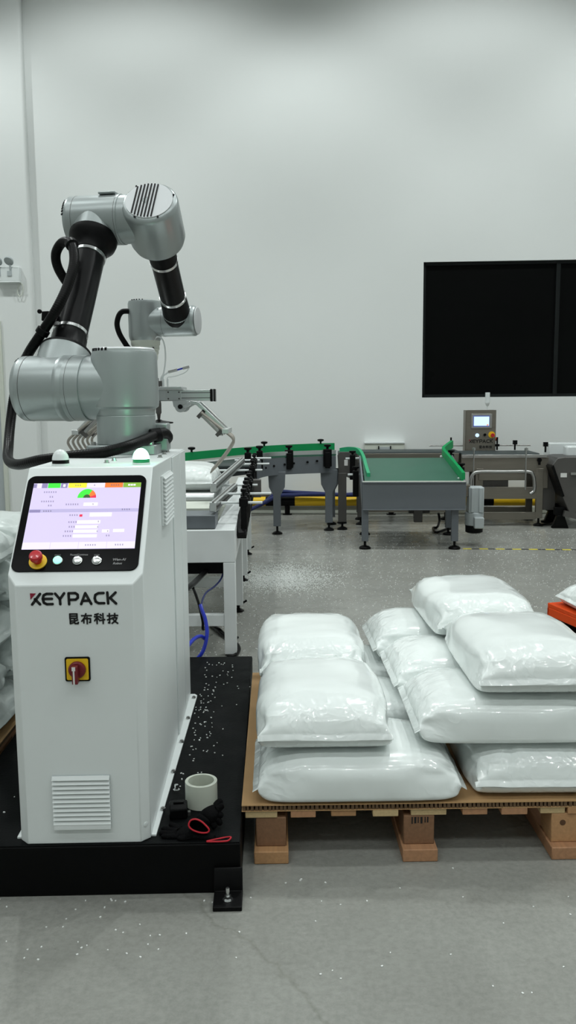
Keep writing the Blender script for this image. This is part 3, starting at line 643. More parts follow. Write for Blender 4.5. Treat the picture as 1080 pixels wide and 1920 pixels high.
# suction cup under the beam, red tag, fittings and air lines above it
b = MB(); b.lathe([(0.010, 0.0), (0.013, -0.01), (0.013, -0.055), (0.009, -0.062), (0.006, -0.085), (0.012, -0.09)], G(0.035, -0.05, -0.024), gz, 16); cu_ = b.build('suction_stem', 'dark_stainless', gp)
b = MB(); b.lathe([(0.010, -0.086), (0.016, -0.090), (0.066, -0.098), (0.066, -0.104), (0.012, -0.102)], G(0.035, -0.05, -0.024), gz, 24); b.build('suction_cup', 'black_rubber', gp)
b = MB(); b.obox(G(0.003, -0.038, -0.012), gx * 0.014, gy * 0.004, gz * 0.008); b.build('red_tag', 'red', gp)
b = MB(); b.obox(G(0.003, -0.038, 0.012), gx * 0.013, gy * 0.005, gz * 0.012); b.build('sensor', 'alu', gp)
b = MB(); b.lathe([(0.013, 0.03), (0.013, 0.06), (0.008, 0.065), (0.008, 0.08)], G(0.03, -0.04, 0), gz, 12); b.obox(G(0.042, -0.04, 0.055), gx * 0.01, gy * 0.01, gz * 0.012); b.build('valve', 'dark_stainless', gp)
def hose(name, m, pts, r, k=8, n=8): return MB().tube(smooth_path(pts, k), r, n).build(name, m, gp)
hose('air_fitting', 'steel', [G(0.012, -0.04, 0.05), G(0.008, -0.04, 0.10), G(0.006, -0.04, 0.122)], 0.008)
b = MB(); b.obox(G(0.012, -0.04, 0.105), gx * 0.011, gy * 0.006, gz * 0.006); b.build('air_fitting', 'steel', gp)
hose('air_line_blue', 'blue_hose', [G(0.006, -0.04, 0.120), G(0.008, -0.04, 0.16), G(0.011, -0.04, 0.185)], 0.0038)
hose('air_fitting', 'dark_stainless', [G(0.010, -0.04, 0.175), G(0.013, -0.04, 0.20), G(0.015, -0.04, 0.222)], 0.0065)
hose('air_line_clear', 'lens_white', [G(0.015, -0.04, 0.22), G(0.020, -0.04, 0.25), G(0.038, -0.04, 0.268), G(0.060, -0.04, 0.255), G(0.071, -0.04, 0.21), G(0.070, -0.04, 0.15), G(0.060, -0.04, 0.10), G(0.048, -0.04, 0.075), G(0.05, -0.04, 0.03)], 0.0035, 10)
hose('air_line_clear', 'lens_white', [G(0.055, -0.04, 0.03), G(0.058, -0.04, 0.085), G(0.075, -0.04, 0.10), G(0.085, -0.04, 0.108)], 0.0042)
hose('air_fitting', 'steel', [G(0.083, -0.04, 0.107), G(0.105, -0.04, 0.112), G(0.125, -0.04, 0.117)], 0.0065)
hose('air_line_blue', 'blue_hose', [G(0.122, -0.04, 0.116), G(0.14, -0.04, 0.121), G(0.152, -0.04, 0.124)], 0.0038)
hose('air_fitting', 'steel', [G(0.150, -0.04, 0.123), G(0.165, -0.04, 0.127), G(0.180, -0.04, 0.131)], 0.0062)
hose('air_line_clear', 'lens_white', [G(0.180, -0.04, 0.131), G(0.165, -0.04, 0.108), G(0.13, -0.04, 0.092), G(0.10, -0.04, 0.085), G(0.078, -0.04, 0.08), G(0.078, -0.04, 0.03)], 0.0022)
b = MB()
for x_ in (0.06, 0.08): b.cyl(G(x_, -0.04, 0.038), G(x_, -0.04, 0.075), 0.004, n=8)
b.build('air_fitting', 'lens_white', gp)
# thick corrugated cable hose strapped to the arm
hp = [(150, 560, 3.42), (124, 528, 3.42), (108, 500, 3.41), (105, 475, 3.39), (117, 455, 3.36), (134, 458, 3.31), (139, 490, 3.26), (127, 535, 3.21), (106, 580, 3.17), (80, 622, 3.17), (55, 660, 3.20),
      (36, 700, 3.30), (26, 745, 3.34), (20, 790, 3.30), (16, 835, 3.20), (16, 862, 3.08), (34, 871, 2.97), (75, 863, 2.88), (130, 856, 2.84), (190, 849, 2.82), (235, 838, 2.84), (268, 826, 2.93), (292, 816, 3.02), (308, 812, 3.08), (315, 820, 3.13), (306, 829, 3.16), (292, 826, 3.18)]
path = [robl(Py(*p)) for p in hp]; path = smooth_path(path, 36)
b = MB(); b.tube(path, 0.0185, 12, rf=lambda i: 0.0187 if i % 3 else 0.0180); b.build('cable_hose', 'black_rubber', rob)
for i in (9, 5):
    p = Vector(path[i * 36]); 
    b = MB(); d = (path[i * 36 + 3] - path[i * 36 - 3]); b.lathe([(0.0195, -0.012), (0.0245, -0.010), (0.0245, 0.010), (0.0195, 0.012)], p, d, 16); b.build('hose_strap', 'black_plastic', rob)
p = robl(Py(84, 592, 3.18)); b = MB(); b.bar(p, S + ud * 0.30 + Vector((-0.05, -0.03, 0)), 0.03, 0.035); b.cyl(p + Vector((-.012, -.01, .014)), p + Vector((-.012, -.022, .014)), 0.008, n=10); b.build('hose_bracket', 'black_plastic', rob, bevel=0.003)
p = robl(Py(292, 816, 3.02)); b = MB(); b.lathe([(0.025, -0.02), (0.025, 0.02)], p, (0.8, 0.55, 0.1), 16); b.build('hose_gland', 'black_plastic', rob, bevel=0.003)

# ================================================================== BAGS
def bag_mesh(l, w, h, seed, m='bag', flap=0.014, crease=1.0):
    rn = random.Random(seed); nv = 56; us = []
    N = 30
    for i in range(-N, N + 1):
        s = i / N; us.append(math.copysign(1 - (1 - abs(s)) ** 1.7, s))
    vs = []; fs = []; zs = h * 0.36; off = Vector((rn.uniform(0, 50), rn.uniform(0, 50), rn.uniform(0, 50)))
    ux = [(-1.0 - flap / (l / 2))] + us + [1.0 + flap / (l / 2)]
    for i, u in enumerate(ux):
        a = min(1.0, abs(u)); ext = abs(u) > 1.0
        zt = zs + (h - zs) * max(0.0, 1 - a ** 5.5) ** 0.55; zb = zs - zs * max(0.0, 1 - a ** 14) ** 0.36
        hw = w / 2 * (1 - 0.03 * a ** 6 + 0.012 * (1 - a * a))
        for k in range(nv):
            t = 2 * PI * k / nv; c, s = math.cos(t), math.sin(t); ee = 2 / 3.4 if s >= 0 else 2 / 9.0
            y = hw * math.copysign(abs(c) ** ee, c); zz = math.copysign(abs(s) ** (2 / 3.0 if s >= 0 else 2 / 6.5), s)
            z = zs + ((zt - zs) * zz if zz > 0 else (zs - zb) * zz)
            if zz > 0: z -= 0.005 * (abs(y) / (w / 2)) ** 3 * (1 - a)
            x = u * l / 2
            if a >= 0.999: z = zs + 0.0016 * s - (0.009 if ext else 0) + 0.005 * noise.noise(Vector((y * 14, u, 0)) + off)
            p = Vector((x, y, z))
            lump = noise.noise(p * 4.5 + off) * 0.006 + noise.noise(p * 11 + off) * 0.0025
            wgt = max(0.0, (a - 0.35) / 0.65) ** 1.2
            cr = abs(noise.noise(Vector((x * 5.5, y * 26 + x * 7, z * 26)) + off)) * wgt
            cr2 = abs(noise.noise(Vector((x * 15 - y * 8, y * 15, z * 15)) + off)) * (0.25 + wgt)
            if a < 0.999 and z > 0.003:
                n_ = Vector((0, y / (w / 2), max(0.0, (z - zs)) / h * 2)).normalized() if abs(y) + abs(z - zs) > 1e-6 else Vector((0, 0, 1))
                f = min(1.0, z / 0.03)
                p += n_ * f * (lump - 0.020 * crease * cr - 0.006 * crease * cr2)
                # a tucked gusset fold on the side near each end
                if abs(y) > 0.8 * w / 2 and wgt > 0: p.y -= math.copysign(0.030 * wgt * max(0.0, 1 - abs(z - zs * 1.5) / (zs * 1.1)), y) * (1 - a ** 8)
            elif ext: p.x += math.copysign(0.006 * noise.noise(Vector((y * 20, 3.3, u)) + off), u)
            if p.z < 0: p.z = 0
            vs.append(p)
    M = len(ux)
    for i in range(M - 1):
        for k in range(nv):
            fs.append((i * nv + k, i * nv + (k + 1) % nv, (i + 1) * nv + (k + 1) % nv, (i + 1) * nv + k))
    fs.append(tuple(range(nv))[::-1]); fs.append(tuple((M - 1) * nv + k for k in range(nv)))
    me = bpy.data.meshes.new('filled_bag'); me.from_pydata(vs, [], fs); me.materials.append(MATS[m]); me.shade_smooth()
    bm = bmesh.new(); bm.from_mesh(me); bmesh.ops.recalc_face_normals(bm, faces=bm.faces); bm.to_mesh(me); bm.free()
    return me
def bag(me, loc, rz, label, group, tilt=(0, 0)):
    o = bpy.data.objects.new('filled_bag', me); COL.objects.link(o); o.location = loc; o.rotation_euler = (tilt[0], tilt[1], rz)
    return tag(o, label, 'bag', group)
GB = 'filled bags on the wooden pallet'
PT = R(0.8); PLO = Vector((-0.128, 2.322, 0))       # pallet frame: x right along the front, y away
def pw(x, y, z=0.0):
    c, s = math.cos(PT), math.sin(PT); return PLO + Vector((c * x - s * y, s * x + c * y, z))
Z1, LH = 0.168, 0.143
BL, BW = 0.585, 0.402
def mk(seed, cr=1.0, h=LH - 0.002): return bag_mesh(BL, BW, h, seed, crease=cr)
H2 = PI / 2
lay = [ # x, y of centre, layer, turn, seed, label
    (0.328, 0.187, 0, 0.0, 11, 'plump white bag at the bottom front of the pallet beside the robot platform'),
    (0.335, 0.605, 0, 0.0, 12, 'white bag in the bottom layer behind the front one, along the robot platform'),
    (0.335, 1.018, 0, 0.0, 13, 'white bag in the bottom layer at the pallet end towards the conveyor'),
    (0.862, 0.305, 0, H2, 14, 'white bag in the bottom layer showing a folded seam end over bare cardboard edge'),
    (0.860, 0.925, 0, H2, 15, 'white bag in the bottom layer hidden under the taller bags, towards the orange pallet'),
    (0.232, 0.318, 1, H2, 16, 'white bag with folded seam end lying on the bottom front bag, nothing on top'),
    (0.225, 0.938, 1, H2, 17, 'white uncovered bag in the second layer nearest the conveyor and the platform'),
    (0.805, 0.250, 1, 0.0, 18, 'long white bag in the second layer under the front edge of the topmost bags'),
    (0.795, 0.660, 1, 0.0, 19, 'white bag wedged in the middle of the second layer under the topmost bags'),
    (0.770, 1.072, 1, 0.0, 20, 'white bag at the back of the second layer under the rear topmost bag'),
    (0.880, 0.358, 2, H2, 21, 'topmost white bag with a folded seam end overlapping the front of the stack'),
    (0.865, 0.980, 2, H2, 22, 'topmost white bag behind the other top bag, towards the green tray conveyor')]
for x, y, k, tz, sd, lab in lay:
    rr = random.Random(sd)
    bag(mk(sd), pw(x, y, Z1 + LH * k), tz + PT + rr.uniform(-0.02, 0.02), lab, GB)

# ---------------- cardboard honeycomb sheet
PW, PD = 1.0, 1.2
t = thing('cardboard_sheet', 'brown honeycomb cardboard sheet between the wooden pallet and its bags', 'cardboard', pw(0, 0), PT)
b = MB(); b.box(-0.012, PW + 0.01, -0.004, PD, Z1 - 0.003, Z1 - 0.0005); b.build('top_liner', 'card', t)
b = MB(); b.box(-0.012, PW + 0.01, -0.004, PD, Z1 - 0.020, Z1 - 0.0185); b.build('bottom_liner', 'card', t)
b = MB(); rr = random.Random(2); x = -0.010
while x < PW + 0.008:
    wd = rr.uniform(0.006, 0.0095); b.box(x, x + wd, -0.003 + rr.uniform(0, 0.002), PD - 0.002, Z1 - 0.0185, Z1 - 0.003); x += wd + rr.uniform(0.003, 0.006)
b.build('honeycomb_core', 'card_core', t, smooth=False, kind='stuff')
# ---------------- wooden pallet
def wooden_pallet(t, deck_x, mats_, blocks=True, zt=0.148):
    for i, (xa, xb) in enumerate(deck_x):
        b = MB(); b.box(xa, xb, random.uniform(-0.004, 0.006), PD - 0.005, zt - 0.021, zt); b.build('deck_board', mats_[i % len(mats_)], t, bevel=0.002)
    for xc, hw_, m in ((0.072, 0.0435, 'wood_mid'), (0.500, 0.0445, 'wood_red'), (0.935, 0.050, 'wood_red')):
        b = MB(); b.box(xc - hw_ - 0.006, xc + hw_ + 0.006, -0.028, PD - 0.005, 0.0, 0.038); bb = b.build('bottom_board', m, t, bevel=0.003)
        for yc in (0.052, 0.55, 1.07):
            b = MB(); b.box(xc - hw_, xc + hw_, yc - 0.05, yc + 0.05, 0.038, zt - 0.021); bl = b.build('block', 'wood_dark' if xc < 0.6 else 'wood_mid', t, bevel=0.003)
            if yc < 0.1 and xc > 0.3:
                b = MB()
                if xc > 0.8: b.lathe([(0.009, 0), (0.006, 0.0006), (0.002, 0.0008)], (xc - 0.017, 0.002, 0.098), (0, -1, 0), 14); b.build('knot', 'knot', bl)
                else:
                    for x_, w_ in ((-.022, .004), (-.014, .006), (-.004, .003), (.004, .006), (.016, .003), (.023, .004)): b.box(xc + x_, xc + x_ + w_, 0.0012, 0.0021, 0.103 + 0.002 * math.sin(x_ * 900), 0.122)
                    b.build('stamp_mark', 'print_black', bl, kind='stuff')
wp = thing('wooden_pallet', 'worn wooden pallet on the floor carrying the cardboard sheet and white bags', 'pallet', pw(0, 0), PT)
dk = []
for a_, b_ in ((460, 520), (545, 592), (621, 668), (699, 747), (771, 838), (868, 915), (941, 990), (1015, 1062)):
    dk.append((Py(a_, 1528, 2.325).x - PLO.x, Py(b_, 1528, 2.325).x - PLO.x))
dk.append((0.93, 0.998))
wooden_pallet(wp, dk, ['wood_pale', 'wood_red', 'wood_mid', 'wood_pale', 'wood_pale', 'wood_red', 'wood_red', 'wood_pale', 'wood_mid'])

# ---------------- second stack beyond the cabinet
LO = Vector((-1.985, 2.36, 0)); LT = R(1.0)
def lw(x, y, z=0.0):
    c, s = math.cos(LT), math.sin(LT); return LO + Vector((c * x - s * y, s * x + c * y, z))
lp = thing('wooden_pallet', 'wooden pallet under the tall bag stack on the far side of the cabinet', 'pallet', lw(0, 0), LT)
wooden_pallet(lp, [(0.005 + 0.115 * i, 0.075 + 0.115 * i) for i in range(9)], ['wood_red', 'wood_mid'])
t = thing('cardboard_sheet', 'brown cardboard sheet under the tall bag stack beyond the cabinet', 'cardboard', lw(0, 0), LT)
b = MB(); b.box(-0.01, 1.005, -0.004, PD, Z1 - 0.003, Z1 - 0.0005); b.build('top_liner', 'card', t)
b = MB(); b.box(-0.005, 1.0, 0, PD - .004, Z1 - 0.020, Z1 - 0.003); b.build('honeycomb_core', 'card_core', t)
ords = ['bottom', 'second', 'third', 'fourth', 'fifth', 'topmost']
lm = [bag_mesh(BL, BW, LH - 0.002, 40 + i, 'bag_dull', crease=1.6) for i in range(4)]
for k in range(5):
    ang = 0.0 if k % 2 == 0 else H2
    spots = [(0.69, 0.21 + 0.405 * i) for i in range(3)] if k % 2 == 0 else [(0.79, 0.32), (0.79, 0.93)]
    ls = [(0.185, 0.32, H2), (0.185, 0.93, H2)] if k % 2 == 0 else [(0.29, 0.21 + 0.405 * i, 0.0) for i in range(3)]
    for i, (x, y) in enumerate(spots):
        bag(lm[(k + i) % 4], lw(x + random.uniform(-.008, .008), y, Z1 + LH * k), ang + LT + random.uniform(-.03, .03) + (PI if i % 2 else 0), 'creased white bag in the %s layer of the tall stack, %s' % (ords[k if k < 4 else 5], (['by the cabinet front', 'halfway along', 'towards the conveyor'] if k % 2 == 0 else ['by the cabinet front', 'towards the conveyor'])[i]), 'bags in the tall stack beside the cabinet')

# ================================================================== ITEMS ON THE PLATFORM
p = Pz(378, 1507, PLZ)
t = thing('tape_roll', 'roll of clear packing tape standing on the black platform behind the gloves', 'tape', (p.x, p.y, PLZ), 0)
b = MB(); r0, r1, hh = 0.041, 0.047, 0.072
b.lathe([(r0, 0), (r1, 0), (r1, hh), (r0, hh), (r0, 0)], (0, 0, 0.0005), (0, 0, 1), 44, caps=False); b.build('tape', 'clear_tape', t, bevel=0.001)
b = MB(); b.lathe([(r0 - 0.003, 0), (r0 - 0.0002, 0), (r0 - 0.0002, hh), (r0 - 0.003, hh), (r0 - 0.003, 0)], (0, 0, 0.0005), (0, 0, 1), 44, caps=False); b.build('core', 'clear_tape', t)
# black measuring-tape box
p = Pz(334, 1533, PLZ); t = thing('tape_cutter', 'small black plastic hand tool lying against the gloves on the platform', 'tool', (p.x, p.y + 0.01, PLZ), R(8))
b = MB(); b.prism([(-0.026, y, z) for y, z in ((-0.022, 0.0), (0.022, 0), (0.024, 0.030), (0.016, 0.040), (-0.012, 0.040), (-0.024, 0.030))], (0.052, 0, 0)); bd = b.build('body', 'black_plastic', t, bevel=0.004)
b = MB(); b.box(-0.014, 0.016, -0.008, 0.006, 0.040, 0.046); b.build('slider', 'black_rubber', t, bevel=0.002)
b = MB(); b.box(0.026, 0.034, -0.006, 0.006, 0.0, 0.012); b.build('hook', 'steel', t)
# loose bolt and washers
p = Pz(331, 1484, PLZ); t = thing('loose_bolt', 'shiny loose steel bolt on the platform beside the cabinet flange', 'bolt', (p.x, p.y, PLZ), R(30))
b = MB(); b.cyl((0, 0, 0), (0, 0, 0.007), 0.011, n=6); b.build('head', 'chrome', t)
b = MB(); b.cyl((0, 0, 0.007), (0, 0, 0.022), 0.006, n=12); b.build('shank', 'chrome', t)

# gloves: flattened palms with five bent fingers and a red knitted cuff
def glove(name, label, loc, rz, thick, fingers, palm, cuff, scale=1.0):
    t = thing(name, label, 'glove', loc, rz)
    me = bpy.data.meshes.new('hand'); vs = []; ed = []; rad = []
    def chain(pts, rs, start=None):
        pv = start
        for p, r in zip(pts, rs):
            vs.append(p); rad.append(r); i = len(vs) - 1
            if pv is not None: ed.append((pv, i))
            pv = i
        return pv
    chain([q[0] for q in palm], [q[1] for q in palm])
    root = len(palm) - 1
    for f in fingers: chain([q[0] for q in f], [q[1] for q in f], root if not isinstance(f[0], int) else f[0])
    me.from_pydata(vs, ed, [])
    o = bpy.data.objects.new('hand', me); COL.objects.link(o); o.parent = t; me.materials.append(MATS['glove'])
    sk = o.modifiers.new('skin', 'SKIN'); sub = o.modifiers.new('sub', 'SUBSURF'); sub.levels = 2; sub.render_levels = 2
    for i, sv in enumerate(me.skin_vertices[0].data): sv.radius = rad[i]; sv.use_root = (i == 0)
    sk.use_smooth_shade = True
    dg = bpy.context.evaluated_depsgraph_get(); m2 = bpy.data.meshes.new_from_object(o.evaluated_get(dg)); 
    zmin = min(v.co.z for v in m2.vertices)
    for v in m2.vertices: v.co.z = max(v.co.z - zmin * 0 , 0.001)
    o.modifiers.clear(); o.data = m2; m2.shade_smooth()
    b = MB(); b.tube(smooth_path(cuff, 6, closed=True), 0.0023, 8, closed=True); b.build('cuff', 'red_trim', t)
    b = MB(); c0 = sum((Vector(c) for c in cuff), Vector()) / len(cuff); ring = smooth_path(cuff, 6, closed=True); hl = Vector(palm[0][0])
    n_ = len(ring); vsx = [tuple(q) for q in ring] + [tuple(hl.lerp(c0, 0.25) + (q - c0) * 0.92) for q in ring]
    b.add(vsx, [(i, (i + 1) % n_, n_ + (i + 1) % n_, n_ + i) for i in range(n_)] + [tuple(range(n_, 2 * n_))]); b.build('wrist', 'glove', t)
    return t
V = Vector
def glove_py(label, base, palm, fingers, cuff):
    t0 = lambda q: Vector((0, 0, max(PLZ + 0.003, Py(q[0], q[1], q[2]).z))) + Vector((Py(q[0], q[1], q[2]).x, q[2], 0)) - base
    return glove('work_glove', label, base, 0, 1, [[(t0(q), (q[3], q[3] * .9)) for q in f] for f in fingers], [(t0(q), (q[3], q[3] * .75)) for q in palm], [t0(q) for q in cuff])
glove_py('black work glove lying flat with fingers towards the cabinet and a red cuff', Vector((-0.27, 2.19, PLZ)),
         [(404, 1574, 2.172, .014), (386, 1571, 2.180, .016), (366, 1569, 2.188, .018), (346, 1568, 2.192, .018)],
         [[(327, 1574, 2.180, .0105), (311, 1574, 2.182, .0095), (302, 1572, 2.184, .008)], [(322, 1567, 2.195, .0105), (306, 1564, 2.200, .0095), (297, 1561, 2.202, .008)],
          [(324, 1559, 2.212, .0105), (310, 1555, 2.220, .0095), (302, 1553, 2.224, .008)], [(331, 1552, 2.228, .010), (323, 1547, 2.238, .009), (317, 1544, 2.242, .0075)],
          [(354, 1576, 2.172, .0105), (340, 1578, 2.170, .0095), (332, 1577, 2.172, .008)]],
         [(388, 1583, 2.154), (404, 1583, 2.153), (418, 1581, 2.154), (428, 1576, 2.158), (433, 1570, 2.166), (424, 1570, 2.172), (410, 1573, 2.168), (396, 1578, 2.160)])
glove_py('black work glove propped against the tape roll with its red cuff opening showing', Vector((-0.22, 2.22, PLZ)),
         [(376, 1545, 2.215, .024), (384, 1535, 2.232, .026), (394, 1524, 2.248, .024)],
         [[(403, 1512, 2.258, .0125), (411, 1504, 2.266, .0115), (417, 1499, 2.27, .0095)], [(407, 1518, 2.250, .012), (415, 1511, 2.256, .011), (420, 1508, 2.258, .009)],
          [(408, 1526, 2.244, .012), (414, 1528, 2.244, .0105), (418, 1532, 2.244, .009)], [(406, 1534, 2.238, .0115), (412, 1541, 2.236, .010), (414, 1548, 2.234, .0085)],
          [(398, 1542, 2.228, .0115), (402, 1550, 2.226, .010), (404, 1556, 2.224, .0085)]],
         [(354, 1548, 2.172), (357, 1539, 2.176), (366, 1536, 2.178), (377, 1540, 2.176), (387, 1549, 2.172), (392, 1556, 2.170), (388, 1561, 2.168), (375, 1561, 2.167), (361, 1556, 2.169)])

# ================================================================== WHITE PICK-UP CONVEYOR
KT = R(0.9); KO = Vector((-0.272, 4.30, 0))
kc, ks = math.cos(KT), math.sin(KT)
def kl(p): x, y = p.x - KO.x, p.y - KO.y; return Vector((kc * x + ks * y, -ks * x + kc * y, p.z))
def kw(x, y, z=0.0): return KO + Vector((kc * x - ks * y, ks * x + kc * y, z))
wc = thing('pickup_conveyor', 'white steel roller conveyor behind the cabinet with black guide clamps', 'conveyor', KO, KT)
KL, KWD = 3.0, 0.72
b = MB(); b.box(-KWD, 0.0, 0.0, 0.035, 0.497, 0.665); b.build('end_panel', 'conv_white', wc, bevel=0.003)
for xa, xb in ((-0.105, 0.0), (-KWD, -KWD + 0.105)):
    b = MB(); b.box(xa, xb, 0.036, KL, 0.655, 0.667); b.build('side_cover', 'conv_white', wc, bevel=0.003)
for xa, xb in ((-0.012, 0.0), (-KWD, -KWD + 0.012)):
    b = MB(); b.box(xa, xb, 0.036, KL, 0.497, 0.654); b.build('side_beam', 'conv_white', wc, bevel=0.002)
for yy in (0.0, 0.93, 1.85, KL - 0.06):
    for xx in (-0.062, -KWD):
        h0 = 0.0 if yy == 0.0 else 0.045
        b = MB(); b.box(xx, xx + 0.062, yy, yy + 0.06, h0 if yy else 0.012, 0.496); lg = b.build('leg', 'conv_white', wc, bevel=0.003)
        b = MB(); b.lathe([(0.036, 0), (0.036, 0.008), (0.016, 0.018), (0.010, 0.022), (0.010, 0.046)] if yy else [(0.03, 0), (0.03, 0.012)], (xx + 0.031, yy + 0.03, 0), (0, 0, 1), 18); b.build('foot', 'black_rubber', lg)
        if yy and xx > -0.1:
            b = MB(); b.bar((xx + 0.06, yy + 0.03, 0.055), (xx + 0.085, yy + 0.03, 0.07), 0.012, 0.012); b.build('levelling_knob', 'black_plastic', lg)
    b = MB(); b.box(-KWD + 0.06, -0.062, yy + 0.008, yy + 0.05, 0.160, 0.222); b.build('cross_beam', 'conv_white', wc, bevel=0.003)
b = MB(); b.box(-KWD + 0.03, -0.03, 0.05, 0.4, 0.43, 0.49); b.build('dark_gap_block', 'black_plastic', wc)  # black box stands in for the dark, shaded gap below the end panel
# inner deck, grey gearbox cover, roller and pressing plate
b = MB(); b.box(-KWD + 0.105, -0.105, 0.036, KL, 0.600, 0.612); b.build('deck', 'box_cream', wc)
q0, q1 = kl(Py(348, 990, 4.36)), kl(Py(404, 967, 4.36)); b = MB(); b.box(-0.42, q1.x, 0.04, 0.25, 0.665, 0.735); b.build('gearbox_cover', 'grey_paint', wc, bevel=0.003)
b = MB(); b.box(-KWD + 0.1, -0.135, 0.30, 0.62, 0.62, 0.742); b.build('front_step', 'box_cream', wc, bevel=0.004)
for i in range(9):
    yy = 0.70 + 0.14 * i; b = MB(); b.cyl((-KWD + 0.06, yy, 0.745), (-0.150, yy, 0.745), 0.04, n=20); b.build('roller', 'alu', wc)
for xa in (-KWD + 0.03, -0.150):
    b = MB(); b.box(xa, xa + 0.02, 0.62, 2.0, 0.668, 0.735); b.build('roller_rail', 'alu', wc)
# angled guide rails
for (p0, p1) in (((400, 914), (455, 864)), ((399, 951), (440, 914))):
    zz = 0.835 if p0[1] < 930 else 0.775
    A_, B_ = kl(Pz(*p0, zz)), kl(Pz(*p1, zz)); 
    b = MB(); b.bar(A_, B_, 0.035, 0.05); gl = b.build('guide_rail', 'alu', wc, bevel=0.004)
    d = (B_ - A_).normalized(); sd = d.cross(Vector((0, 0, 1)))
    b = MB(); b.bar(A_ + sd * 0.0185 + d * 0.01, B_ + sd * 0.0185 - d * 0.01, 0.002, 0.012); b.bar(A_ - sd * 0.0185 + d * 0.01, B_ - sd * 0.0185 - d * 0.01, 0.002, 0.012); b.bar(A_ + Vector((0, 0, .0255)), B_ + Vector((0, 0, .0255)), 0.01, 0.002); b.build('rail_groove', 'dark_stainless', gl, kind='stuff')
# black clamp brackets with white cross rods
for (ya, xl, xr, zr) in ((943, 405, 492, 0.775), (926, 428, 508, 0.785), (910, 405, 483, 0.775), (882, 400, 492, 0.80), (870, 445, 505, 0.80)):
    A_, B_ = kl(Pz(xl, ya, zr)), kl(Pz(xr, ya - 0.4, zr)); yy = A_.y
    A_.y = B_.y = yy
    b = MB(); b.cyl(A_, B_, 0.0075, n=12); b.build('guide_rod', 'lens_white', wc)
    for dy, zt in ((0.0, 0.05), (0.20, 0.07)):
        b = MB(); b.box(0.022, 0.056, yy - 0.02 + dy, yy + 0.02 + dy, 0.62, zr + 0.035); b.box(0.014, 0.062, yy - 0.026 + dy, yy + 0.026 + dy, zr - 0.02, zr + 0.025); br = b.build('clamp_bracket', 'black_plastic', wc, bevel=0.004)
        b = MB(); b.lathe([(0.007, 0), (0.007, 0.02), (0.017, 0.026), (0.017, 0.04), (0.012, 0.044)], (0.039, yy + dy, zr + 0.033), (0, 0, 1), 12); b.build('clamp_knob', 'black_plastic', br)
b = MB(); b.prism([(0.002, 0.34, 0.70), (0.002, 2.6, 0.70), (0.002, 2.6, 0.63), (0.002, 0.5, 0.60), (0.002, 0.22, 0.585), (0.002, 0.19, 0.61)], (0.050, 0, 0)); b.build('belt_guard', 'black_plastic', wc, bevel=0.003)
p = kl(Py(478, 915, 6.2)); b = MB(); b.box(p.x - 0.04, p.x + 0.045, p.y, p.y + 0.08, p.z - 0.07, p.z + 0.06); b.build('control_box', 'dark_stainless', wc, bevel=0.004); b = MB(); b.bar((0.0, p.y + 0.04, p.z), (p.x - 0.04, p.y + 0.04, p.z), 0.02, 0.02); b.build('box_arm', 'dark_stainless', wc)
# bag waiting on the rollers
me = bag_mesh(0.66, 0.42, 0.15, 77, 'bag', crease=1.0)
bag(me, kw(-0.355, 1.07, 0.786), H2 + KT, 'white filled bag lying on the conveyor rollers under the gripper claws', None)
# cables behind the platform
def cable(name, m, label, pts, r, n=10):
    return MB().tube(smooth_path(pts, 10), r, n).build(name, m, label=label, cat='cable')
cable('air_hose', 'blue_hose', 'bright blue air hose looping behind the cabinet beside the black platform', [Py(345, 1262, 3.78), Py(362, 1243, 3.90), Py(380, 1222, 3.92), Py(388, 1190, 3.95), Py(385, 1162, 3.98), Py(379, 1145, 4.0), Py(376, 1134, 4.02)], 0.009)
cable('signal_cable', 'blue_cable', 'thin dark blue cable rising from the blue air hose under the conveyor', [Py(380, 1150, 4.0), Py(378, 1132, 4.03), Py(386, 1112, 4.15), Py(404, 1098, 4.25), Py(416, 1082, 4.34), Py(420, 1060, 4.40)], 0.0045)
cable('air_hose', 'blue_hose', 'short bright blue air hose end curving to the cabinet back', [Py(345, 1222, 3.72), Py(362, 1200, 3.84), Py(376, 1193, 3.93), Py(386, 1199, 3.96)], 0.009)
cable('power_cable', 'black_rubber', 'thick black cable hanging under the white conveyor to the cabinet', [Py(335, 1115, 3.7), Py(358, 1098, 3.9), Py(375, 1082, 4.2), Py(392, 1064, 4.42), Py(400, 1040, 4.5)], 0.014)
cable('power_cable', 'black_rubber', 'thin black cable dropping from the conveyor to the floor', [Py(362, 1102, 3.95), Py(372, 1130, 4.1), Py(380, 1165, 4.2), Py(381, 1180, 4.23), Py(392, 1172, 4.5), Pz(412, 1180, 0.02), Pz(432, 1200, 0.012), Pz(446, 1195, 0.012)], 0.007)
cable('power_cable', 'black_rubber', 'black cable looping on the floor beside the front conveyor leg', [Pz(395, 1170, 0.012), Pz(412, 1186, 0.012), Pz(432, 1200, 0.012), Pz(444, 1208, 0.012), Pz(448, 1218, 0.012), Pz(440, 1229, 0.012), Pz(425, 1231, .012)], 0.010)

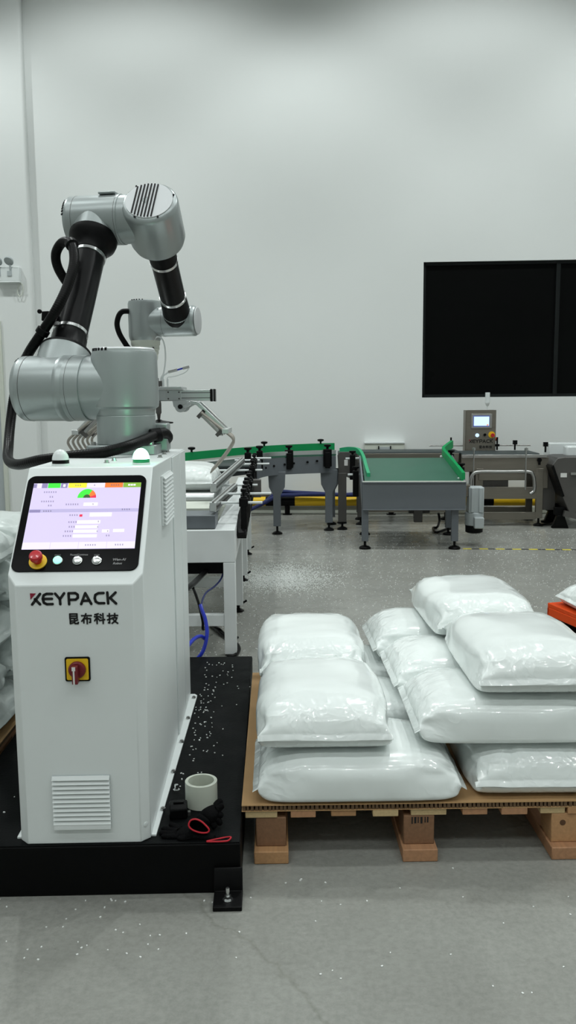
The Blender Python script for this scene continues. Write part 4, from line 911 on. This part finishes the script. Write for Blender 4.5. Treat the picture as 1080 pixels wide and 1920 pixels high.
# ================================================================== CURVED BELT CONVEYOR
def W2(px, py, y): return Py(px, py, y)
inner = smooth_path([(0.485, 8.60, 0), (0.41, 8.57, 0), (0.15, 8.49, 0), (-0.108, 8.36, 0), (-0.23, 8.17, 0), (-0.30, 7.85, 0), (-0.33, 7.42, 0)], 6)
outer = smooth_path([(0.50, 9.10, 0), (0.25, 9.02, 0), (-0.12, 8.76, 0), (-0.45, 8.38, 0), (-0.72, 7.95, 0), (-0.92, 7.6, 0), (-1.0, 7.42, 0)], 6)
cv_o = Vector((0.0, 8.5, 0)); L_ = lambda P_, z: [Vector((p.x, p.y, z)) - cv_o for p in P_]
t = thing('curved_conveyor', 'grey curved belt conveyor with green guide rail turning towards the white conveyor', 'conveyor', cv_o)
b = MB(); n = len(inner); I, O = L_(inner, 0.755), L_(outer, 0.755)
vs = I + O + L_(inner, 0.740) + L_(outer, 0.740); fs = []
for i in range(n - 1):
    fs += [(i, i + 1, n + i + 1, n + i), (2 * n + i, 2 * n + i + 1, 3 * n + i + 1, 3 * n + i), (i, i + 1, 2 * n + i + 1, 2 * n + i), (n + i, n + i + 1, 3 * n + i + 1, 3 * n + i)]
fs += [(0, n, 3 * n, 2 * n), (n - 1, 2 * n - 1, 4 * n - 1, 3 * n - 1)]
b.add(vs, fs); b.build('belt', 'dark_belt', t)
b = MB(); b.ribbon(L_(inner, 0.59), 0.165, 0.012); b.build('side_plate', 'grey_paint', t)
b = MB(); b.ribbon(L_(outer, 0.59), 0.165, 0.012); b.build('side_plate', 'grey_paint', t)
b = MB(); b.ribbon(L_(outer, 0.79), 0.072, 0.014); b.build('guide_rail', 'green_guide', t)
b = MB(); b.ribbon([p + Vector((0, 0, 0)) for p in L_(inner, 0.775)][:26], 0.042, 0.012); b.build('guide_rail', 'alu', t)
b = MB(); b.ribbon([p for p in L_(inner, 0.760)][:26], 0.018, 0.016); b.build('wear_strip', 'green_belt', t)
b = MB(); b.ribbon([p for p in L_(outer, 0.77)], 0.026, 0.012); b.build('wear_strip', 'box_cream', t)
def leg_col(parent, x, y, ztop, w_=0.075, m='grey_paint', gus=True, ox=0, oy=0, foot=True, ft=0.05):
    # folded sheet leg with a flared top and a levelling foot, in the parent's frame
    b = MB(); h = w_ / 2
    if gus: poly = [(-h, ft + .03), (h, ft + .03), (h, ztop - 0.23), (h * 2.1, ztop - 0.15), (h * 2.3, ztop), (-h * 2.3, ztop), (-h * 2.1, ztop - 0.15), (-h, ztop - 0.23)]
    else: poly = [(-h, ft + .03), (h, ft + .03), (h, ztop), (-h, ztop)]
    b.prism([(x + px, y - 0.022, z) for px, z in poly], (0, 0.044, 0)); lg = b.build('leg', m, parent, bevel=0.003)
    b = MB(); b.lathe([(0.052, 0), (0.052, 0.012), (0.040, 0.022), (0.018, 0.030), (0.011, 0.034), (0.011, ft + 0.032)], (x, y, 0), (0, 0, 1), 18); b.build('foot', 'black_rubber', lg)
    return lg
for x, y in ((-0.108, 8.385), (0.416, 8.60)): leg_col(t, x, y - 8.5, 0.62)
for x, y in ((-0.66, 8.10), (0.464, 9.02)): leg_col(t, x, y - 8.5, 0.60)
for px in (542, 614):
    p = Py(px, 865, 8.45 if px < 600 else 8.56) - cv_o
    b = MB(); b.box(p.x - 0.042, p.x + 0.042, p.y - 0.03, p.y + 0.02, 0.655, 0.83); b.box(p.x - 0.025, p.x + 0.025, p.y - 0.05, p.y - 0.02, 0.64, 0.80); cb = b.build('clamp_bracket', 'black_plastic', t, bevel=0.006)
    b = MB(); b.lathe([(0.014, 0), (0.014, 0.02), (0.036, 0.03), (0.036, 0.046), (0.02, 0.05)], (p.x, p.y, 0.828), (0, 0, 1), 14); b.build('clamp_knob', 'black_plastic', cb)
for px, y_ in ((465, 7.85), (487, 8.12)):
    p = Py(px, 865, y_) - cv_o
    b = MB(); b.box(p.x - 0.03, p.x + 0.03, p.y - 0.03, p.y + 0.03, 0.655, 0.845); cb = b.build('clamp_bracket', 'black_plastic', t, bevel=0.006)
    b = MB(); b.lathe([(0.014, 0), (0.014, 0.02), (0.036, 0.03), (0.036, 0.046), (0.02, 0.05)], (p.x, p.y, 0.843), (0, 0, 1), 14); b.build('clamp_knob', 'black_plastic', cb)
    b = MB(); b.cyl((p.x - 0.12, p.y - 0.034, 0.775), (p.x + 0.11, p.y - 0.034, 0.775), 0.010, n=10); b.build('guide_rod', 'lens_white', cb)
def near_pt(P_, px):                                  # point of a path closest to a pixel column
    def col(p):
        q = CM.transposed() @ (Vector((p.x, p.y, 0.85)) - C0); return 540 + FPX * q.x / -q.z
    return min(P_, key=lambda p: abs(col(p) - px))
for px in (363, 492, 599):
    p = near_pt(outer, px) - cv_o
    b = MB(); b.lathe([(0.010, 0.0), (0.010, 0.02), (0.034, 0.03), (0.034, 0.045), (0.016, 0.05)], (p.x, p.y, 0.858), (0, 0, 1), 12); b.build('clamp_knob', 'black_plastic', t)
for k in range(7):
    p = Py(497 + 17 * k + (8 if k > 3 else 0), 872 - 1.6 * k, 8.42) - cv_o; q = near_pt(inner, 497 + 17 * k + (8 if k > 3 else 0)) - cv_o
    b = MB(); b.cyl((q.x, q.y - 0.006, p.z - 0.01), (q.x + 0.006, q.y - 0.018, p.z - 0.01), 0.011, n=8); b.build('plate_bolt', 'black_plastic', t)

# ================================================================== MAIN LINE ALONG THE WALL
def wloc(p): d = Vector(p) - Vector((0, WY, 0)); c, s = math.cos(WROT), math.sin(WROT); return Vector((c * d.x + s * d.y, -s * d.x + c * d.y, d.z))
# transfer section with a curved green deflector
a = wloc(Py(652, 880, 8.64))
t = wallthing('transfer_conveyor', 'dark stainless transfer belt with light green bent guide next to the tray conveyor', 'conveyor', a.x, a.y)
b = MB(); b.prism([(x, 0, z) for x, z in ((-0.095, 0.60), (-0.105, 0.76), (-0.08, 0.795), (0.09, 0.795), (0.12, 0.52), (0.06, 0.51), (-0.03, 0.55), (-0.07, 0.50))], (0, 0.02, 0)); b.build('side_plate', 'dark_stainless', t, bevel=0.003)
b = MB(); b.box(-0.10, 0.09, 0.02, 0.48, 0.755, 0.78); b.build('belt', 'dark_belt', t, bevel=0.008)
leg_col(t, -0.055, 0.01, 0.58, 0.085, 'dark_stainless', gus=False); leg_col(t, -0.055, 0.46, 0.74, 0.08, 'dark_stainless', gus=False)
b = MB(); b.box(-0.035, 0.0, -0.003, -0.0005, 0.655, 0.715); b.build('rating_label', 'label_white', t)
gp_ = [a + Vector((0, 0, 0))]
pp = [Py(638, 848, 8.85), Py(655, 846, 8.78), Py(672, 849, 8.62), Py(681, 862, 8.40), Py(686, 880, 8.05), Py(691, 896, 7.72)]
c_, s_ = math.cos(WROT), math.sin(WROT)
def tl(p, org): d = Vector(p) - wl(org.x, org.y); return Vector((c_ * d.x + s_ * d.y, -s_ * d.x + c_ * d.y, d.z))
b = MB(); b.ribbon([q + Vector((0, 0, -0.01)) for q in smooth_path([tl(p, a) for p in pp], 6)], 0.055, 0.03); b.build('deflector', 'green_light', t)
for px, py_, y_, x0, x1 in ((661, 858, 8.5, 648, 679), (667, 888, 8.1, 652, 687)):
    p = tl(Py(px, py_, y_), a); p0, p1 = tl(Py(x0, py_ + 2, y_), a), tl(Py(x1, py_ + 1, y_), a)
    b = MB(); b.box(p.x - 0.028, p.x + 0.028, p.y - 0.03, p.y + 0.03, p.z - 0.22, p.z + 0.03); cb = b.build('clamp_bracket', 'black_plastic', t, bevel=0.006)
    b = MB(); b.lathe([(0.012, 0), (0.012, 0.015), (0.034, 0.025), (0.034, 0.04)], (p.x, p.y, p.z + 0.028), (0, 0, 1), 12); b.build('clamp_knob', 'black_plastic', cb)
    b = MB(); b.cyl(p0, p1, 0.011, n=10); b.build('guide_rod', 'lens_white', cb)
# line belt behind the tray
a = wloc(Py(770, 852, 8.95)); 
t = wallthing('belt_conveyor', 'low dark belt conveyor running along the wall behind the green tray', 'conveyor', a.x, a.y)
b = MB(); b.box(-0.62, 0.52, 0.0, 0.42, 0.735, 0.775); b.build('belt', 'dark_belt', t, bevel=0.015)
b = MB(); b.box(-0.60, 0.50, -0.016, 0.0, 0.66, 0.755); b.build('side_plate', 'stainless', t, bevel=0.003)
b = MB(); b.box(-0.60, 0.50, 0.42, 0.436, 0.66, 0.755); b.build('side_plate', 'stainless', t, bevel=0.003)
for x in (-0.52, 0.42):
    for y in (0.015, 0.40): leg_col(t, x, y, 0.68, 0.07, 'dark_stainless', gus=False)
b = MB(); b.box(-0.49, 0.39, 0.0, 0.035, 0.13, 0.19); b.build('cross_beam', 'stainless', t, bevel=0.003)
b = MB(); b.box(-0.30, 0.22, 0.08, 0.34, 0.28, 0.44); b.build('drive_housing', 'dark_stainless', t, bevel=0.006)
# tray conveyor with green belt
a = wloc(Py(776, 930, 7.44))
t = wallthing('tray_conveyor', 'grey reject tray conveyor with sloping green belt facing the pallet', 'conveyor', a.x, a.y)
HWt = 0.448
b = MB(); b.box(-HWt, HWt, -0.012, 0.012, 0.362, 0.590); b.box(-HWt, HWt, -0.022, 0.02, 0.590, 0.600); b.box(-HWt, HWt, -0.026, 0.02, 0.352, 0.362); b.build('front_plate', 'grey_paint', t, bevel=0.002)
b = MB(); b.box(-HWt, HWt, -0.018, 0.030, 0.6005, 0.606); b.build('rim', 'box_cream', t, bevel=0.001)
b = MB(); b.prism([(-HWt + 0.02, y, z) for y, z in ((0.03, 0.560), (0.03, 0.575), (0.86, 0.752), (0.90, 0.748), (0.90, 0.735), (0.86, 0.735))], (2 * HWt - 0.04, 0, 0)); b.build('belt', 'green_belt', t, bevel=0.004)
for s in (-1, 1):
    b = MB(); x = s * HWt; b.prism([(x - 0.008, y, z) for y, z in ((0.012, 0.362), (0.012, 0.598), (0.90, 0.775), (0.90, 0.60))], (0.016, 0, 0)); b.build('side_plate', 'grey_paint', t, bevel=0.002)
for x, y in ((-0.425, 0.04), (0.365, 0.04), (-0.400, 0.84), (0.415, 0.84)): leg_col(t, x, y, 0.42 if y < .1 else 0.62, 0.06, 'grey_paint', gus=False, ft=0.04)
org = a
pp = [Py(869, 898, 7.50), Py(860, 886, 7.72), Py(845, 868, 8.05), Py(832, 852, 8.38), Py(834, 846, 8.52), Py(847, 836, 8.75)]
path_r = smooth_path([tl(p, org) for p in pp], 6)
b = MB(); b.ribbon([q + Vector((0, 0, -0.02)) for q in path_r], 0.075, 0.03); gd = b.build('guide_rail', 'green_guide', t)
for i in (4, 10, 16, 20):
    q = path_r[i]; b = MB(); b.lathe([(0.016, 0), (0.014, 0.012), (0.006, 0.018)], q + Vector((-0.014, 0, -0.035)), (-1, -0.2, 0), 12); b.build('guide_bolt', 'lens_white', gd)
for px, py_, y_ in ((846, 862, 8.4), (865, 888, 7.8)):
    p = tl(Py(px, py_, y_), org); b = MB(); b.box(p.x - 0.026, p.x + 0.026, p.y - 0.02, p.y + 0.03, p.z - 0.12, p.z + 0.06); cb = b.build('clamp_bracket', 'black_plastic', t, bevel=0.006)
    b = MB(); b.lathe([(0.012, 0), (0.012, 0.012), (0.033, 0.022), (0.033, 0.036)], (p.x, p.y, p.z + 0.058), (0, 0, 1), 12); b.build('clamp_knob', 'black_plastic', cb)
# gear motor hanging on the tray
p = tl(Py(893, 940, 7.62), org)
b = MB(); b.box(p.x - 0.075, p.x + 0.062, p.y - 0.05, p.y + 0.10, 0.30, 0.535); b.build('gearbox', 'motor_grey', t, bevel=0.01)
b = MB(); b.box(p.x - 0.055, p.x - 0.03, p.y - 0.062, p.y - 0.05, 0.31, 0.53); b.box(p.x + 0.015, p.x + 0.04, p.y - 0.062, p.y - 0.05, 0.31, 0.53); b.build('gearbox_rib', 'motor_grey', t, bevel=0.004)
b = MB(); b.lathe([(0.084, 0.185), (0.084, 0.305)], (p.x - 0.012, p.y + 0.02, 0), (0, 0, 1), 20); b.box(p.x - 0.03, p.x + 0.055, p.y - 0.115, p.y - 0.05, 0.17, 0.27); b.build('motor', 'motor_grey', t, bevel=0.008)
b = MB(); b.lathe([(0.06, 0.115), (0.078, 0.125), (0.080, 0.185)], (p.x - 0.012, p.y + 0.02, 0), (0, 0, 1), 20); b.build('fan_cover', 'black_plastic', t)
b = MB(); b.bar((0.44, p.y + 0.02, 0.50), (p.x - 0.06, p.y + 0.02, 0.50), 0.09, 0.11); b.build('torque_arm', 'stainless', t, bevel=0.004)
b = MB(); b.box(0.05, 0.13, 0.5, 0.6, 0.17, 0.40); b.cyl((0.0, 0.55, 0.30), (0.2, 0.55, 0.30), 0.05, n=14); b.build('belt_drive', 'dark_stainless', t, bevel=0.006)
cable('power_cable', 'black_rubber', 'black cable tangled on the floor under the tray conveyor', [Py(822, 962, 8.1), Py(824, 975, 8.15), Pz(820, 988, .02), Pz(812, 990, .02), Pz(818, 998, .015), Pz(838, 992, .015), Pz(852, 990, .015), Py(856, 970, 8.2)], 0.012)

# ---------------- checkweigher
a = wloc(Py(950, 860, 8.80))
t = wallthing('checkweigher', 'stainless checkweigher belt frame with a tube rail and upright display tower', 'checkweigher', a.x, a.y)
CXT = lambda px, py: tl(Py(px, py, 8.80), a)
def slab(name, m, px0, py0, px1, py1, y0=0.0, y1=0.02, bev=0.003):
    p, q = CXT(px0, py0), CXT(px1, py1); return MB().box(min(p.x, q.x), max(p.x, q.x), y0, y1, min(p.z, q.z), max(p.z, q.z)).build(name, m, t, bevel=bev)
slab('side_plate', 'stainless', 866, 858, 1027, 884); slab('side_plate', 'stainless', 866, 858, 1027, 884, 0.50, 0.52)
slab('side_plate', 'stainless', 898, 885, 986, 900, -0.02, 0.0)
slab('edge_strip', 'steel', 866, 853, 1024, 858, -0.01, 0.02)
b = MB(); p, q = CXT(868, 853), CXT(1012, 842); b.box(p.x, q.x, 0.0, 0.5, 0.732, 0.757); b.build('belt', 'dark_belt', t, bevel=0.012)
slab('lower_panel', 'stainless', 890, 914, 1016, 935, 0.0, 0.02); slab('cross_beam', 'stainless', 905, 961, 1004, 974, 0.0, 0.04)
slab('cross_beam', 'stainless', 905, 961, 1004, 974, 0.46, 0.50)
for px in (898, 1009):
    p = CXT(px, 985)
    for y in (0.02, 0.48): leg_col(t, p.x, y, 0.60, 0.07, 'stainless', gus=False)
slab('load_cell_box', 'dark_stainless', 905, 898, 955, 914, 0.06, 0.4); slab('side_plate', 'stainless', 1000, 880, 1026, 915, 0.0, 0.02)
pth = [CXT(x, y) + Vector((0, -0.10, 0)) for x, y in ((880, 915), (880, 898), (886, 886), (900, 883), (940, 883), (985, 883), (995, 889), (998, 905), (997, 918), (990, 924))]
b = MB(); b.tube(smooth_path(pth, 5), 0.018, 12); b.build('tube_rail', 'steel', t)
for px in (886, 982):
    b = MB(); p, q = CXT(px, 838), CXT(px, 916); b.cyl((p.x, -0.11, q.z), (p.x, -0.11, p.z), 0.007, n=8); b.cyl((p.x, -0.11, p.z - .03), (p.x, -0.11, p.z - .005), 0.018, n=10); b.build('sensor_post', 'steel', t)
b = MB(); q0, q1 = CXT(866, 846), CXT(1024, 846); b.cyl((q0.x - .25, 0.73, 0.80), (q1.x, 0.73, 0.80), 0.008, n=8); b.build('guide_rod', 'steel', t)
for px in (859, 950, 985, 1026):
    b = MB(); p = CXT(px, 846); yb = 0.53 if px < 1000 else 0.1; b.cyl((p.x, yb, 0.76), (p.x, yb, 0.90 if px < 980 else 0.86), 0.010, n=8); b.box(p.x - 0.022, p.x + 0.022, yb - 0.02, yb + 0.02, 0.80 if px < 980 else 0.82, 0.825 if px < 980 else 0.865); b.build('guide_post', 'black_plastic', t)
p = CXT(1010, 862); b = MB(); b.lathe([(0.022, 0), (0.022, .03)], (p.x, 0.0, p.z), (0, -1, 0), 12); b.box(p.x - .01, p.x + .01, -.03, -.01, p.z - .05, p.z); b.build('locking_knob', 'black_plastic', t)
# display tower
p, q = CXT(874, 851), CXT(930, 769); ZT0, ZT1, XA, XB = 0.765, q.z, p.x - 0.02, q.x
XA, XB = tl(Py(875, 800, 9.34), a).x, tl(Py(930, 800, 9.34), a).x; ZA, ZB_ = tl(Py(900, 850, 9.34), a).z, tl(Py(900, 769, 9.34), a).z
b = MB(); b.box(XA - 0.012, XB, 0.547, 0.70, ZA, ZB_); tw = b.build('display_tower', 'stainless', t, bevel=0.004)
b = MB(); b.box(XA, XB, 0.542, 0.547, ZA, ZB_); b.build('tower_face', 'stainless', t)
TX = lambda f: XA + (XB - XA) * f
TZ = lambda f: ZB_ - (ZB_ - ZA) * f
b = MB(); b.box(TX(.16), TX(.86), 0.536, 0.542, TZ(.42), TZ(.085)); b.build('screen_bezel', 'steel', tw, bevel=0.002)
b = MB(); b.box(TX(.22), TX(.78), 0.5345, 0.536, TZ(.385), TZ(.125)); b.build('screen_border', 'scr_deepblue', tw)
b = MB(); b.box(TX(.25), TX(.76), 0.5335, 0.5345, TZ(.36), TZ(.15)); b.build('screen', 'scr_blue', tw)
b = MB(); b.box(TX(.68), TX(.74), 0.533, 0.5334, TZ(.355), TZ(.33)); b.build('screen_icon', 'scr_orange', tw)
b = MB(); b.lathe([(0.02, 0), (0.02, 0.012)], (TX(.37), 0.541, TZ(.58)), (0, -1, 0), 16); b.build('push_button', 'scr_blue', tw)
b = MB(); b.lathe([(0.015, 0), (0.015, 0.012)], (TX(.63), 0.541, TZ(.57)), (0, -1, 0), 16); b.build('push_button', 'black_plastic', tw)
b = MB(); b.lathe([(0.036, 0), (0.036, 0.006)], (TX(.86), 0.541, TZ(.57)), (0, -1, 0), 20); b.build('stop_collar', 'yellow', tw)
b = MB(); b.lathe([(0.014, 0), (0.022, 0.03), (0.02, 0.04)], (TX(.88), 0.541, TZ(.58)), (0, -1, 0), 16); b.build('stop_button', 'red', tw)
b = MB(); b.lathe([(0.02, 0), (0.02, 0.02)], (XB, 0.62, TZ(.68)), (1, 0, 0), 12); b.build('side_switch', 'orange_plastic', tw)
logo(tw, (TX(.10), 0.5415, TZ(.755)), Vector((1, 0, 0)), Vector((0, 0, 1)), (XB - XA) * 0.80, 0.001)
characters(tw, (TX(.44), 0.5415, TZ(.885)), (1, 0, 0), (0, 0, 1), (XB - XA) * 0.44, 0.001)
p = tl(Py(914, 760, 9.42), a); b = MB(); b.cyl((p.x, 0.62, ZB_ - 0.02), (p.x, 0.62, ZB_ + 0.05), 0.006, n=8); b.cyl((p.x, 0.62, ZB_ + 0.045), (p.x, 0.62, ZB_ + 0.075), 0.014, 0.026, n=14); b.cyl((p.x, 0.62, ZB_ + 0.075), (p.x, 0.62, ZB_ + 0.19), 0.026, n=14); b.build('signal_lamp', 'lens_white', tw, bevel=0.004)

# ---------------- bag infeed machine at the frame edge
a = wloc(Py(1060, 900, 8.55))
t = wallthing('infeed_machine', 'dark stainless slant-sided machine with white covers beside the checkweigher', 'machine', a.x, a.y)
IX = lambda px, py: tl(Py(px, py, 8.55), a)
poly = [IX(x, y) for x, y in ((1036, 872), (1046, 859), (1060, 857), (1130, 857), (1130, 962), (1068, 962), (1054, 930))]
b = MB(); b.prism([(p.x, 0, p.z) for p in poly], (0, 0.5, 0)); b.build('housing', 'dark_stainless', t, bevel=0.006)
b = MB(); b.prism([(IX(*c).x, -0.012, IX(*c).z) for c in ((1034, 876), (1038, 872), (1058, 930), (1054, 932))], (0, 0.52, 0)); b.build('edge_seal', 'black_rubber', t)
p, q = IX(1051, 895), IX(1063, 887); b = MB(); b.box(p.x, q.x, -0.002, 0, p.z, q.z); b.build('warning_label', 'label_white', t)
p = IX(1080, 888); b = MB(); b.box(p.x - .06, p.x + .2, -0.03, 0, p.z - .01, p.z + .012); b.build('handle', 'steel', t)
p, q = tl(Py(1023, 856, 9.2), a), tl(Py(1120, 829, 9.2), a); b = MB(); b.box(p.x, q.x, 0.5, 0.75, p.z, q.z); b.build('rear_cover', 'lens_white', t, bevel=0.008)
p, q = tl(Py(1059, 858, 8.9), a), tl(Py(1120, 835, 8.9), a); b = MB(); b.box(p.x, q.x, 0.3, 0.45, p.z, q.z); b.build('front_cover', 'lens_white', t, bevel=0.02)
b = MB(); p, q = IX(1030, 892), IX(1052, 962); b.box(p.x, q.x, 0.25, 0.45, q.z, p.z); b.build('inner_frame', 'dark_stainless', t)
p = IX(1058, 962); b = MB(); b.box(p.x - .08, p.x + .45, 0.05, 0.12, p.z - .03, p.z + .05); b.box(p.x - .08, p.x + .45, 0.40, 0.47, p.z - .03, p.z + .05); b.build('base_frame', 'black_plastic', t, bevel=0.005)
for x in (-0.02, 0.36):
    for y in (0.08, 0.43):
        b = MB(); b.prism([(p.x + x - .035, y - .03, p.z - .03), (p.x + x + .035, y - .03, p.z - .03), (p.x + x + .085, y - .03, 0.0), (p.x + x - .085, y - .03, 0.0)], (0, 0.06, 0)); b.build('foot', 'black_rubber', t, bevel=0.006)
b = MB(); b.bar((p.x - .0, 0.02, 0.16), (p.x + .5, 0.02, 0.05), 0.05, 0.06); b.build('floor_brace', 'dark_stainless', t)
cable('power_cable', 'black_rubber', 'black cables running over the floor from the checkweigher to the dark machine', [Pz(1016, 978, .03), Pz(1032, 976, .03), Py(1048, 968, 8.9), Py(1056, 962, 8.8), Py(1064, 955, 8.75)], 0.014)
cable('power_cable', 'black_rubber', 'second black cable on the floor beside the checkweigher leg', [Pz(1014, 984, .02), Pz(1030, 982, .02), Pz(1044, 976, .03), Py(1058, 966, 8.7)], 0.012)

# ---------------- along the wall
t = wallthing('guard_pipe', 'yellow and black striped floor guard pipe along the foot of the wall', 'guard pipe', 0, -0.13)
for x0, x1, m in ((-1.05, -0.25, 'yellow'), (-0.25, 0.09, 'black_plastic'), (0.09, 1.05, 'yellow'), (1.05, 1.40, 'black_plastic'), (1.40, 2.08, 'yellow'), (2.08, 2.36, 'black_plastic'), (2.36, 3.02, 'yellow'), (3.02, 3.4, 'black_plastic'), (3.4, 4.2, 'yellow')):
    b = MB(); b.cyl((x0, 0, 0.155), (x1, 0, 0.155), 0.054, n=20); b.build('pipe_section', m, t)
for x in (-0.8, 0.0, 1.2, 2.2, 3.2):
    b = MB(); b.cyl((x, 0, 0.0), (x, 0, 0.13), 0.03, n=12); b.cyl((x, 0, 0), (x, 0, 0.01), 0.055, n=14); b.build('pipe_post', 'black_plastic', t)
cpts = lambda off, zz: [wl(x, -0.24 + off + 0.015 * math.sin(x * 5 + off * 40), zz + 0.012 * math.sin(x * 4 + off * 60)) for x in [i * 0.2 - 0.1 for i in range(5)]]
for k, (off, zz, lab) in enumerate(((0.0, 0.235, 'dark blue cable bundle lying along the yellow guard pipe'), (0.03, 0.255, 'upper dark blue cable hanging above the yellow guard pipe'))):
    pts = [wl(-0.75, -0.30 + off, 0.03), wl(-0.5, -0.27 + off, 0.05), wl(-0.28, -0.25 + off, 0.14)] + cpts(off, zz) + [wl(0.95, -0.24 + off, zz + 0.01)]
    cable('cable_bundle', 'blue_cable', lab, pts, 0.022)
a = wloc(Py(721, 838, 9.80)); p, q = Py(684, 848, 9.86), Py(758, 829, 9.86)
t = wallthing('wall_socket_box', 'cream trunking box with a dark handle slot on the wall behind the tray', 'box', a.x, -0.001)
w_ = (q.x - p.x) / 2
b = MB(); b.box(-w_, w_, -0.10, 0, p.z - .01, q.z - 0.012); b.build('body', 'box_cream', t, bevel=0.004)
b = MB(); b.box(-w_ - .004, w_ + .004, -0.11, 0, q.z - 0.012, q.z + .004); b.build('lid', 'lens_white', t, bevel=0.002)
for s in (-1, 1):
    b = MB(); b.box(s * 0.068 - 0.006, s * 0.068 + 0.006, -0.125, -0.10, p.z + .03, p.z + .075); b.build('handle_post', 'black_plastic', t)
b = MB(); b.box(-0.065, 0.065, -0.118, -0.112, p.z + .035, p.z + .065); b.build('handle_grip', 'motor_grey', t)
# emergency light on the pilaster
a = wloc(Py(19, 515, 10.0)); t = wallthing('emergency_light', 'white twin-head emergency light mounted high on the pilaster', 'light', a.x - 0.02, -0.101, 0)
p = tl(Py(38, 527, 9.98), Vector((a.x - .02, -.101, 0))); zb, xr = p.z, p.x
b = MB(); b.box(xr - 0.27, xr, -0.075, 0.0, zb, zb + 0.155); b.box(xr - 0.275, xr + 0.004, -0.08, 0, zb - 0.02, zb); b.build('body', 'cab_white', t, bevel=0.006)
for sx in (-0.105, -0.235):
    b = MB(); b.cyl((xr + sx + .01, -0.06, zb + 0.05), (xr + sx + .008, -0.085, zb + 0.18), 0.012, n=10); b.box(xr + sx - .03, xr + sx + .02, -0.083, -0.074, zb + .055, zb + .11); b.build('neck', 'motor_grey', t)
    b = MB(); b.lathe([(0.03, 0.03), (0.05, 0.018), (0.056, 0.0), (0.052, -0.008)], (xr + sx, -0.095, zb + 0.215), (0.15, 0.75, 0.65), 20); b.build('lamp_head', 'motor_grey', t)
b = MB(); pts = [Vector((xr - 0.01, -0.03, zb - 0.01)), Vector((xr + 0.02, -0.03, zb - 0.05)), Vector((xr + 0.012, -0.03, zb - 0.13)), Vector((xr - 0.02, -0.03, zb - 0.17)), Vector((xr - 0.045, -0.03, zb - 0.12)), Vector((xr - 0.03, -0.03, zb - 0.06)), Vector((xr - 0.01, -0.03, zb - 0.03))]
b.tube(smooth_path(pts, 6), 0.005, 8); b.build('cord', 'box_cream', t)

# ---------------- orange pallet with a bag
A_ = Pz(1026, 1130, 0.17); dr = Vector((0.26, -0.965, 0)).normalized(); rz = math.atan2(dr.x, -dr.y)
t = thing('plastic_pallet', 'bright orange plastic pallet on the floor behind the stacked bags', 'pallet', (A_.x, A_.y, 0), rz)
for i in range(8):
    b = MB(); b.box(0.002 + i * 0.128, 0.105 + i * 0.128, -1.2, 0.0, 0.145, 0.17); b.build('deck_slat', 'orange_plastic', t, bevel=0.004)
b = MB(); b.box(0.0, 1.0, -0.022, -0.001, 0.098, 0.146); b.box(0.0, 1.0, -1.199, -1.178, 0.098, 0.146); b.box(0.0, 0.022, -1.199, -0.001, 0.098, 0.146); b.box(0.978, 1.0, -1.199, -0.001, 0.098, 0.146); b.build('rim', 'orange_plastic', t, bevel=0.004)
for x in (0.03, 0.44, 0.85):
    for y in (-0.13, -0.66, -1.17):
        b = MB(); b.box(x, x + 0.12, y, y + 0.12, 0.0, 0.099); b.build('foot', 'black_plastic', t, bevel=0.006)
me = bag_mesh(0.60, 0.40, 0.14, 91, 'bag', crease=1.2)
cb, sb = math.cos(rz), math.sin(rz); q = Vector((0.325, -0.25, 0)); bag(me, (A_.x + cb * q.x - sb * q.y, A_.y + sb * q.x + cb * q.y, 0.1705), rz - 0.12, 'white filled bag lying on the orange plastic pallet', None)

# ---------------- hazard tape on the floor
p0, p1 = Pz(868, 1029), Pz(1085, 1031); d = p1 - p0
t = thing('floor_tape', 'worn yellow and black dashed hazard tape stuck to the floor', 'floor tape', (p0.x, p0.y, 0.0), math.atan2(d.y, d.x))
L = d.length + 0.6; x = 0.0; i = 0
while x < L:
    b = MB(); b.box(x, x + (0.075 if i % 2 == 0 else 0.062), -0.022, 0.022, 0.0004, 0.0012); b.build('tape_dash', 'tape_yellow' if i % 2 == 0 else 'tape_black', t); x += 0.078 if i % 2 == 0 else 0.065; i += 1

# ---------------- spilled pellets
def pellets(name, label, gen, n, parent=None, m='pellet', size=(0.0016, 0.0028)):
    b = MB(); rr = random.Random(n + 5)
    for _ in range(n):
        x, y, z = gen(rr); s = rr.uniform(*size); a = rr.uniform(0, PI); u = Vector((math.cos(a), math.sin(a), 0)); v = Vector((-u.y, u.x, 0))
        b.obox((x, y, z + s * 0.7), u * s * 1.5, v * s, (0, 0, s * 0.7))
    o = b.build(name, m, smooth=False, label=label, cat='pellets', kind='stuff'); return o
pellets('plastic_pellets', 'tiny white plastic pellets scattered over the whole concrete floor', lambda r: (r.uniform(-0.9, 3.0), 4.3 + 4.2 * r.random() ** 1.1, 0.0), 5000, size=(0.0013, 0.0024))
def dense(r):
    p = Pz(r.gauss(525, 45), r.gauss(1083, 13)); return (p.x, p.y, 0.0)
pellets('plastic_pellets', 'dense white drift of plastic pellets on the floor beside the white conveyor', dense, 7000, size=(0.0014, 0.0026))
def nearf(r):
    if r.random() < 0.6: return (r.uniform(-0.85, -0.1), 2.13 - 0.25 * r.random() ** 1.6, 0.0)
    return (r.uniform(-0.1, 0.9), r.uniform(1.75, 2.28), 0.0)
pellets('plastic_pellets', 'few white plastic pellets on the concrete floor before the platform', nearf, 85, size=(0.0012, 0.0018))
def plat(r):
    if r.random() < 0.75:
        y = 2.45 + 1.3 * r.random() ** 0.9; return (-0.345 + abs(r.gauss(0, 0.07)) + 0.004 - 0.021 * (y - 2.15), y, PLZ)
    return (r.uniform(-0.86, -0.765), r.uniform(2.3, 3.2), PLZ)
pellets('plastic_pellets', 'white plastic pellets scattered on the black platform top', plat, 150, size=(0.0012, 0.0019))
